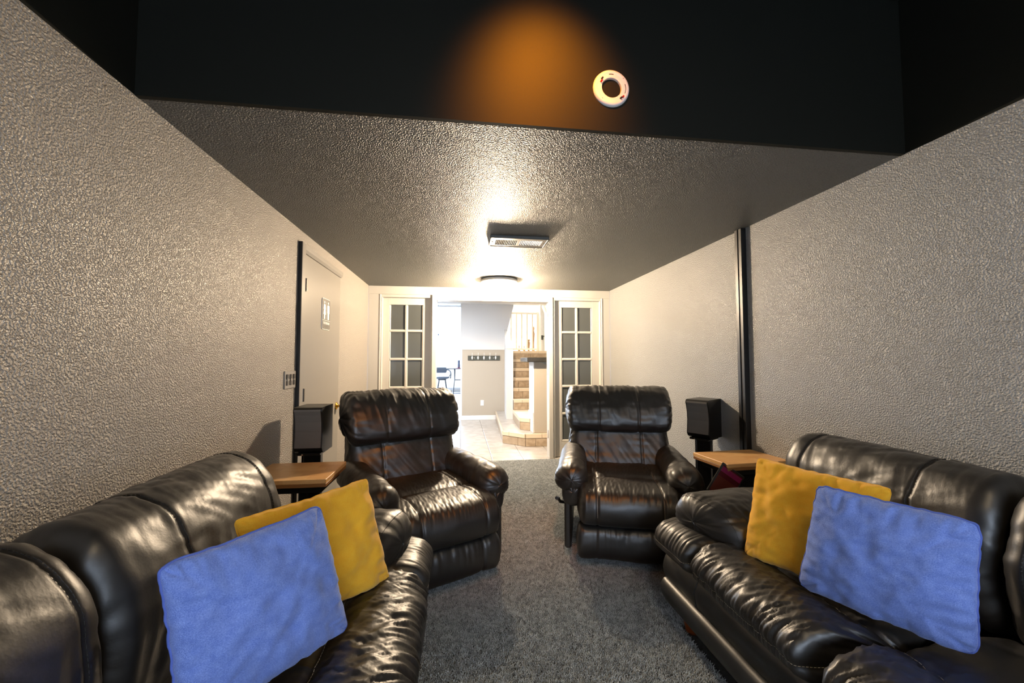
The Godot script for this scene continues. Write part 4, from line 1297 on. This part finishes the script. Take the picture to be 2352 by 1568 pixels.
# ================= sofas =================
# mx = 1: back to the left wall, front to +x; mx = -1: mirrored. Local z runs from the far end towards the camera.
func sofa(n: String, at: Vector3, mx: float, label: String, sd: int):
	var t := thing(n, label, "sofa", at)
	var X := Vector3(mx, 0, 0)
	var Z := Vector3(0, 0, 1)
	var Y := Vector3.UP
	var S := float(sd) * 5.1
	var bx2 := func(a: Vector3, b: Vector3, bev: float) -> ArrayMesh: return bb(Vector3(min(a.x * mx, b.x * mx), a.y, a.z), Vector3(max(a.x * mx, b.x * mx), b.y, b.z), bev)
	part(t, "frame", bx2.call(Vector3(0.04, 0.10, 0.03), Vector3(0.86, 0.40, 1.77), 0.02), M.leather_side)
	part(t, "back_frame", bx2.call(Vector3(0.03, 0.10, 0.05), Vector3(0.20, 0.72, 1.75), 0.03), M.leather_side)
	# front panel and bottom rail
	var fp := soft([Vector2(0.60, 0.13), Vector2(0.60, 0.355), Vector2(0.86, 0.345), Vector2(0.905, 0.315), Vector2(0.925, 0.26), Vector2(0.915, 0.20), Vector2(0.88, 0.14)], 0.03, 1.78, Z, X, Y,
		{"m": 56, "n": 110, "cap": 0.03, "dome": 0.004, "disp": func(a, p, _s):
			var d := -0.007 * (gauss(a - 0.30, 0.006) + gauss(a - 1.50, 0.006))
			d += 0.004 * folds(p.y, abs(a - 0.30), 14.0, 0.08, S)
			return d + 0.006 * nz.get_noise_3d(a * 3 + S, p.y * 6, 0.0)})
	var fpo := part(t, "front_panel", fp.mesh, M.leather_side)
	part(fpo, "piping", cord(around(fp, 0.30, Vector2(0.905, 0.315), Vector2(0.88, 0.14), 0.001), 0.003), M.leather_side)
	var br := soft([Vector2(0.60, 0.07), Vector2(0.60, 0.16), Vector2(0.88, 0.205), Vector2(0.935, 0.205), Vector2(0.950, 0.175), Vector2(0.93, 0.11), Vector2(0.89, 0.07)], 0.05, 1.77, Z, X, Y,
		{"m": 48, "n": 70, "cap": 0.02, "dome": 0.004, "disp": func(a, p, _s): return 0.004 * nz.get_noise_3d(a * 3 + S, p.y * 6, 3.0)})
	part(t, "bottom_rail", br.mesh, M.leather_side)
	for q in [Vector3(0.84, 0, 0.15), Vector3(0.84, 0, 1.66), Vector3(0.14, 0, 0.15), Vector3(0.14, 0, 1.66)]:
		var ft := start()
		lathe(ft, [Vector2(0.0, 0.13), Vector2(0.042, 0.13), Vector2(0.044, 0.09), Vector2(0.032, 0.012), Vector2(0.028, 0.0), Vector2(0.0, 0.0)], 18, Transform3D(Basis.IDENTITY, Vector3(q.x * mx, q.y, q.z)))
		part(t, "foot", ft.commit(), M.foot_wood, "orange-brown wooden foot")
	# seat cushions; the roll along the front also runs under the arms
	var seat_prof := [Vector2(0.34, 0.36), Vector2(0.36, 0.455), Vector2(0.50, 0.478), Vector2(0.64, 0.468), Vector2(0.715, 0.463), Vector2(0.79, 0.487), Vector2(0.87, 0.490), Vector2(0.94, 0.463), Vector2(0.975, 0.415), Vector2(0.968, 0.365), Vector2(0.925, 0.335), Vector2(0.80, 0.33), Vector2(0.55, 0.335)]
	for q in [[0.315, 0.905], [0.915, 1.495]]:
		var c0: float = q[0]
		var c1: float = q[1]
		var SS := S + c0 * 11.0
		var sc := soft(seat_prof, c0, c1, Z, X, Y, {"m": 150, "n": 130, "cap": 0.05, "dome": 0.004, "disp": func(a, p, s):
			var e: float = min(a - c0, c1 - a)
			var top: float = smoothstep(0.42, 0.46, p.y)
			var fr: float = smoothstep(0.70, 0.78, p.x) * smoothstep(0.345, 0.40, p.y)
			var d := -0.009 * gauss(p.x - 0.715, 0.010) * top
			d -= 0.008 * gauss(p.y - 0.385, 0.012) * smoothstep(0.90, 0.95, p.x)
			d += 0.009 * folds(a + 0.45 * p.x, 0.97 - p.x, 26.0, 0.15, SS) * fr
			d += 0.005 * folds(a - 0.5 * p.x, p.x - 0.80, 15.0, 0.10, SS + 31.0) * fr
			d += 0.004 * nz2.get_noise_2d(a * 30 + p.x * 22 + SS, p.x * 9 - a * 6) * fr
			d += 0.006 * folds(p.x * 1.2 + a * 0.5, e, 17.0, 0.10, SS + 4.0) * s * top
			d += 0.007 * folds(a, p.x - 0.72, 13.0, 0.06, SS + 2.0) * top
			return d + 0.007 * nz.get_noise_3d(a * 4 + SS, p.y * 4, p.x * 4)})
		var so := part(t, "seat_cushion", sc.mesh, M.leather)
		part(so, "stitching", stitches(along(sc, Vector2(0.974, 0.387), 0.0012)), M.thread_light)
		part(so, "stitching", stitches(along(sc, Vector2(0.722, 0.463), 0.0012)), M.thread_light)
	for q in [[0.02, 0.325], [1.485, 1.79]]:
		var c0: float = q[0]
		var c1: float = q[1]
		var ac := soft([Vector2(0.60, 0.34), Vector2(0.60, 0.45), Vector2(0.74, 0.470), Vector2(0.87, 0.482), Vector2(0.94, 0.458), Vector2(0.972, 0.412), Vector2(0.966, 0.363), Vector2(0.925, 0.335), Vector2(0.80, 0.33)], c0, c1, Z, X, Y, {"m": 92, "n": 50, "cap": 0.045, "dome": 0.006, "disp": func(a, p, s):
			var e: float = min(a - c0, c1 - a)
			var d := -0.008 * gauss(p.y - 0.385, 0.012) * smoothstep(0.90, 0.95, p.x)
			d += 0.007 * folds(a, 0.97 - p.x, 28.0, 0.11, S + c0) * smoothstep(0.38, 0.43, p.y)
			d += 0.005 * folds(p.x + p.y, e, 24.0, 0.05, S + 7.0 + c0) * s
			return d + 0.005 * nz.get_noise_3d(a * 5 + S, p.y * 5, p.x * 5)})
		var ao := part(t, "arm_base", ac.mesh, M.leather)
		part(ao, "stitching", stitches(along(ac, Vector2(0.973, 0.387), 0.0012)), M.thread_light)
		part(t, "side_panel", bx2.call(Vector3(0.05, 0.11, c0 + 0.012), Vector3(0.89, 0.47, c1 - 0.012), 0.03), M.leather_side)
		# pillow arm
		var near: bool = c0 > 1.0
		var ap := soft([Vector2(0.045, 0.50), Vector2(0.045, 0.575), Vector2(0.10, 0.622), Vector2(0.20, 0.632), Vector2(0.31, 0.605), Vector2(0.385, 0.545), Vector2(0.40, 0.485), Vector2(0.33, 0.455), Vector2(0.10, 0.455)], 0.16, 0.90, X, Z, Y, {"m": 84, "n": 76, "cap": 0.085, "round": true, "dome": 0.0, "disp": func(a, p, s):
			var f: float = 0.90 - a
			var d := -0.003 * gauss(f - 0.045, 0.006)
			d += 0.009 * folds(p.x * 1.1 - p.y * 0.9, f - 0.05, 26.0, 0.12, S + 15.0 + c0) * s * s
			d += 0.012 * folds(a, 0.62 - p.y, 9.0, 0.14, S + 5.0 + c0) * smoothstep(0.22, 0.33, p.x)
			d -= 0.005 * gauss(a - 0.56, 0.006)
			return d + 0.008 * nz.get_noise_3d(a * 5 + S, p.y * 5, p.x * 5 + c0)
			, "warp": func(p: Vector3) -> Vector3:
				var k: float = smoothstep(0.5, 0.9, p.x * mx)
				var z := p.z
				var xx: float = p.x * mx - 0.30 * max(p.z - 0.10, 0.0) * k
				return Vector3(xx * mx, p.y - 0.012 * k, (1.81 - z) if near else z)})
		var apo := part(t, "arm_cushion", ap.mesh, M.leather)
		part(apo, "stitching", stitches(around(ap, 0.857, Vector2(0.045, 0.54), Vector2(0.39, 0.49), 0.0015)), M.thread_dark)
		part(apo, "stitching", stitches(around(ap, 0.56, Vector2(0.08, 0.60), Vector2(0.38, 0.55), 0.001)), M.thread_light)
	# back cushions
	var bp := [Vector2(0.16, 0.42), Vector2(0.10, 0.60), Vector2(0.11, 0.78), Vector2(0.165, 0.872), Vector2(0.25, 0.900), Vector2(0.325, 0.872), Vector2(0.378, 0.80), Vector2(0.405, 0.71), Vector2(0.41, 0.61), Vector2(0.395, 0.52), Vector2(0.37, 0.455), Vector2(0.28, 0.42)]
	for q in [[0.17, 0.935], [0.938, 1.64]]:
		var c0: float = q[0]
		var c1: float = q[1]
		var SS := S + c0 * 17.0
		var s0 := c0 + (0.105 if c0 < 0.5 else 0.07)
		var s1 := c1 - (0.22 if c0 < 0.5 else 0.15)
		var bc := soft(bp, c0, c1, Z, X, Y, {"m": 130, "n": 120, "cap": 0.06, "dome": 0.003, "crown": 0.015, "disp": func(a, p, s):
			var e: float = min(a - c0, c1 - a)
			var d := -0.006 * (gauss(a - s0, 0.006) + gauss(a - s1, 0.006))
			var up: float = smoothstep(0.60, 0.80, p.y)
			d += 0.007 * folds(p.x * 0.9 - p.y * 0.5 + a * 0.45, abs(a - (s0 + s1) * 0.5) - 0.08, 14.0, 0.16, SS) * up
			d += 0.004 * folds(a + p.y * 0.3, p.x - 0.18, 20.0, 0.10, SS + 21.0) * up
			d += 0.008 * folds(p.y + p.x, abs(a - s1), 16.0, 0.07, SS + 2.0)
			d += 0.005 * folds(p.y + p.x, e, 11.0, 0.09, SS + 4.0) * s
			d += 0.010 * folds(a, 0.60 - p.y, 7.0, 0.12, SS + 8.0)
			return d + 0.010 * nz.get_noise_3d(a * 4 + SS, p.y * 4, p.x * 4)})
		var bo := part(t, "back_cushion", bc.mesh, M.leather)
		for a in [s0, s1]:
			part(bo, "stitching", stitches(around(bc, a - 0.006, Vector2(0.12, 0.80), Vector2(0.40, 0.55), 0.0014), 0.007, 0.004, 0.0012), M.thread_dark)

# ================= throw pillows =================
# corners TL, TR, BL, BR seen from the front; front = direction the face looks
func pillow(n: String, label: String, TL: Vector3, TR: Vector3, BL: Vector3, BR: Vector3, th: float, m: Material, sharp: float, sd: float, piped := true):
	var c := (TL + TR + BL + BR) * 0.25
	var base := Vector3(c.x, min(BL.y, BR.y), c.z)
	var N := 72
	var u3 := ((TR + BR) - (TL + BL)).normalized()
	var v3 := ((TL + TR) - (BL + BR)).normalized()
	var nn := u3.cross(v3).normalized()
	var pos := PackedVector3Array()
	var idx := PackedInt32Array()
	var edge := []
	for side in 2:
		for i in N + 1:
			for j in N + 1:
				var U := 2.0 * i / N - 1.0
				var V := 2.0 * j / N - 1.0
				# denser near the rim
				U = sin(U * PI * 0.5)
				V = sin(V * PI * 0.5)
				var mx2: float = max(abs(U), abs(V))
				var rr: float = pow(pow(abs(U), sharp) + pow(abs(V), sharp), 1.0 / sharp)
				var k: float = mx2 / rr if rr > 0.0 else 1.0
				var ku: float = U * k * (1.0 - 0.035 * (1.0 - V * V) * 1.0)
				var kv: float = V * k * (1.0 - 0.035 * (1.0 - U * U) * 1.0)
				var top := TL.lerp(TR, ku * 0.5 + 0.5)
				var bot := BL.lerp(BR, ku * 0.5 + 0.5)
				var p := bot.lerp(top, kv * 0.5 + 0.5)
				var q: float = max((1.0 - U * U) * (1.0 - V * V), 0.0)
				var h: float = th * pow(q, 0.42)
				var rim := 1.0 - mx2
				var wr: float = folds(U if abs(V) > abs(U) else V, rim, 3.6, 0.30, sd + side * 5.0)
				h += th * 0.13 * wr * smoothstep(0.0, 0.06, rim) * smoothstep(0.8, 0.2, rim)
				h += th * 0.13 * nz.get_noise_2d(U * 1.3 + sd, V * 1.3 + side * 3.0) * pow(q, 0.5)
				h += th * 0.015 * nz2.get_noise_2d(U * 4.0 + sd * 2.0, V * 3.0) * pow(q, 0.5)
				var wob: float = 0.003 * nz2.get_noise_2d((U + V) * 3.0 + sd, (U - V) * 3.0) * mx2
				p += nn * (h if side == 0 else -h) + (u3 * U + v3 * V).normalized() * wob + nn * 0.010 * nz2.get_noise_2d(U * 1.7 + sd, V * 1.7 + 9.0)
				pos.append(p - base)
		var o := side * (N + 1) * (N + 1)
		for i in N:
			for j in N:
				var a := o + i * (N + 1) + j
				var b := a + N + 1
				if side == 0:
					idx.append_array(PackedInt32Array([a, b + 1, b, a, a + 1, b + 1]))
				else:
					idx.append_array(PackedInt32Array([a, b, b + 1, a, b + 1, a + 1]))
	for i in N + 1:
		edge.append(pos[i * (N + 1)])
	for j in range(1, N + 1):
		edge.append(pos[N * (N + 1) + j])
	for i in range(N - 1, -1, -1):
		edge.append(pos[i * (N + 1) + N])
	for j in range(N - 1, -1, -1):
		edge.append(pos[j])
	var nor := normals(pos, idx)
	var t := thing(n, label, "pillow", base)
	part(t, "cover", arr(pos, nor, idx), m)
	part(t, "edge_piping", cord(edge, 0.0035 if piped else 0.0022, 6), M.piping_blue if piped else m)

func pillows():
	pillow("throw_pillow", "blue chenille throw pillow on the left sofa, in front of the yellow one", Vector3(-0.596, 0.83, -0.895), Vector3(-0.378, 0.845, -1.175), Vector3(-0.56, 0.475, -0.915), Vector3(-0.305, 0.50, -1.185), 0.075, M.cloth_blue, 14.0, 1.0)
	pillow("throw_pillow", "yellow throw pillow on the left sofa, behind the blue one", Vector3(-0.595, 0.815, -1.165), Vector3(-0.322, 0.83, -1.465), Vector3(-0.53, 0.47, -1.20), Vector3(-0.240, 0.485, -1.46), 0.065, M.cloth_yellow, 26.0, 2.0, false)
	pillow("throw_pillow", "blue chenille throw pillow on the right sofa, in front of the yellow one", Vector3(1.137, 0.845, -1.165), Vector3(1.300, 0.835, -0.86), Vector3(1.120, 0.485, -1.235), Vector3(1.310, 0.485, -0.885), 0.075, M.cloth_blue, 11.0, 3.0)
	pillow("throw_pillow", "yellow throw pillow on the right sofa, behind the blue one", Vector3(1.222, 0.84, -1.525), Vector3(1.375, 0.83, -1.13), Vector3(1.112, 0.475, -1.48), Vector3(1.285, 0.475, -1.13), 0.065, M.cloth_yellow, 22.0, 4.0, false)

# ================= carpet pile =================
func carpet():
	var st := start()
	var pr := RandomNumberGenerator.new()
	pr.seed = 21
	# one tuft: three short twisted yarns
	for k in 3:
		var an := TAU * k / 3.0 + 0.4
		var o := Vector3(cos(an) * 0.0022, 0, sin(an) * 0.0022)
		tube(st, [o, o * 1.8 + Vector3(0, 0.006, 0), o * 3.0 + Vector3(-o.z, 0.011 - k * 0.0012, o.x)], 0.0017, 4, 0.0011)
	var mesh := st.commit()
	var xs := []
	var step := 0.0078
	var z := -0.55
	while z > -4.94:
		var x := -0.55
		while x < 1.35:
			var keep := true
			if z > -1.8 and (x < -0.16 or x > 1.02):
				keep = false
			if keep:
				xs.append(Vector3(x + pr.randf_range(-0.003, 0.003), 0.0, z + pr.randf_range(-0.003, 0.003)))
			x += step
		z -= step
	var mm := MultiMesh.new()
	mm.transform_format = MultiMesh.TRANSFORM_3D
	mm.use_colors = true
	mm.mesh = mesh
	mm.instance_count = xs.size()
	for i in xs.size():
		var p: Vector3 = xs[i]
		var s := pr.randf_range(0.8, 1.25)
		var b := Basis(Vector3.UP, pr.randf() * TAU) * Basis(Vector3.RIGHT, pr.randf_range(-0.5, 0.5))
		var cl := nz.get_noise_2d(p.x * 9.0, p.z * 9.0) * 0.12
		mm.set_instance_transform(i, Transform3D(b.scaled(Vector3(s, s * (1.0 + cl), s)), p))
		var v := pr.randf_range(0.22, 0.66) * (1.0 + cl)
		mm.set_instance_color(i, Color(v * 0.96, v * 1.0, v * 0.985))
	var o := MultiMeshInstance3D.new()
	o.name = "carpet_pile"
	o.multimesh = mm
	o.material_override = M.carpet_pile
	o.set_meta("kind", "stuff")
	get_node("floor").add_child(o, true)
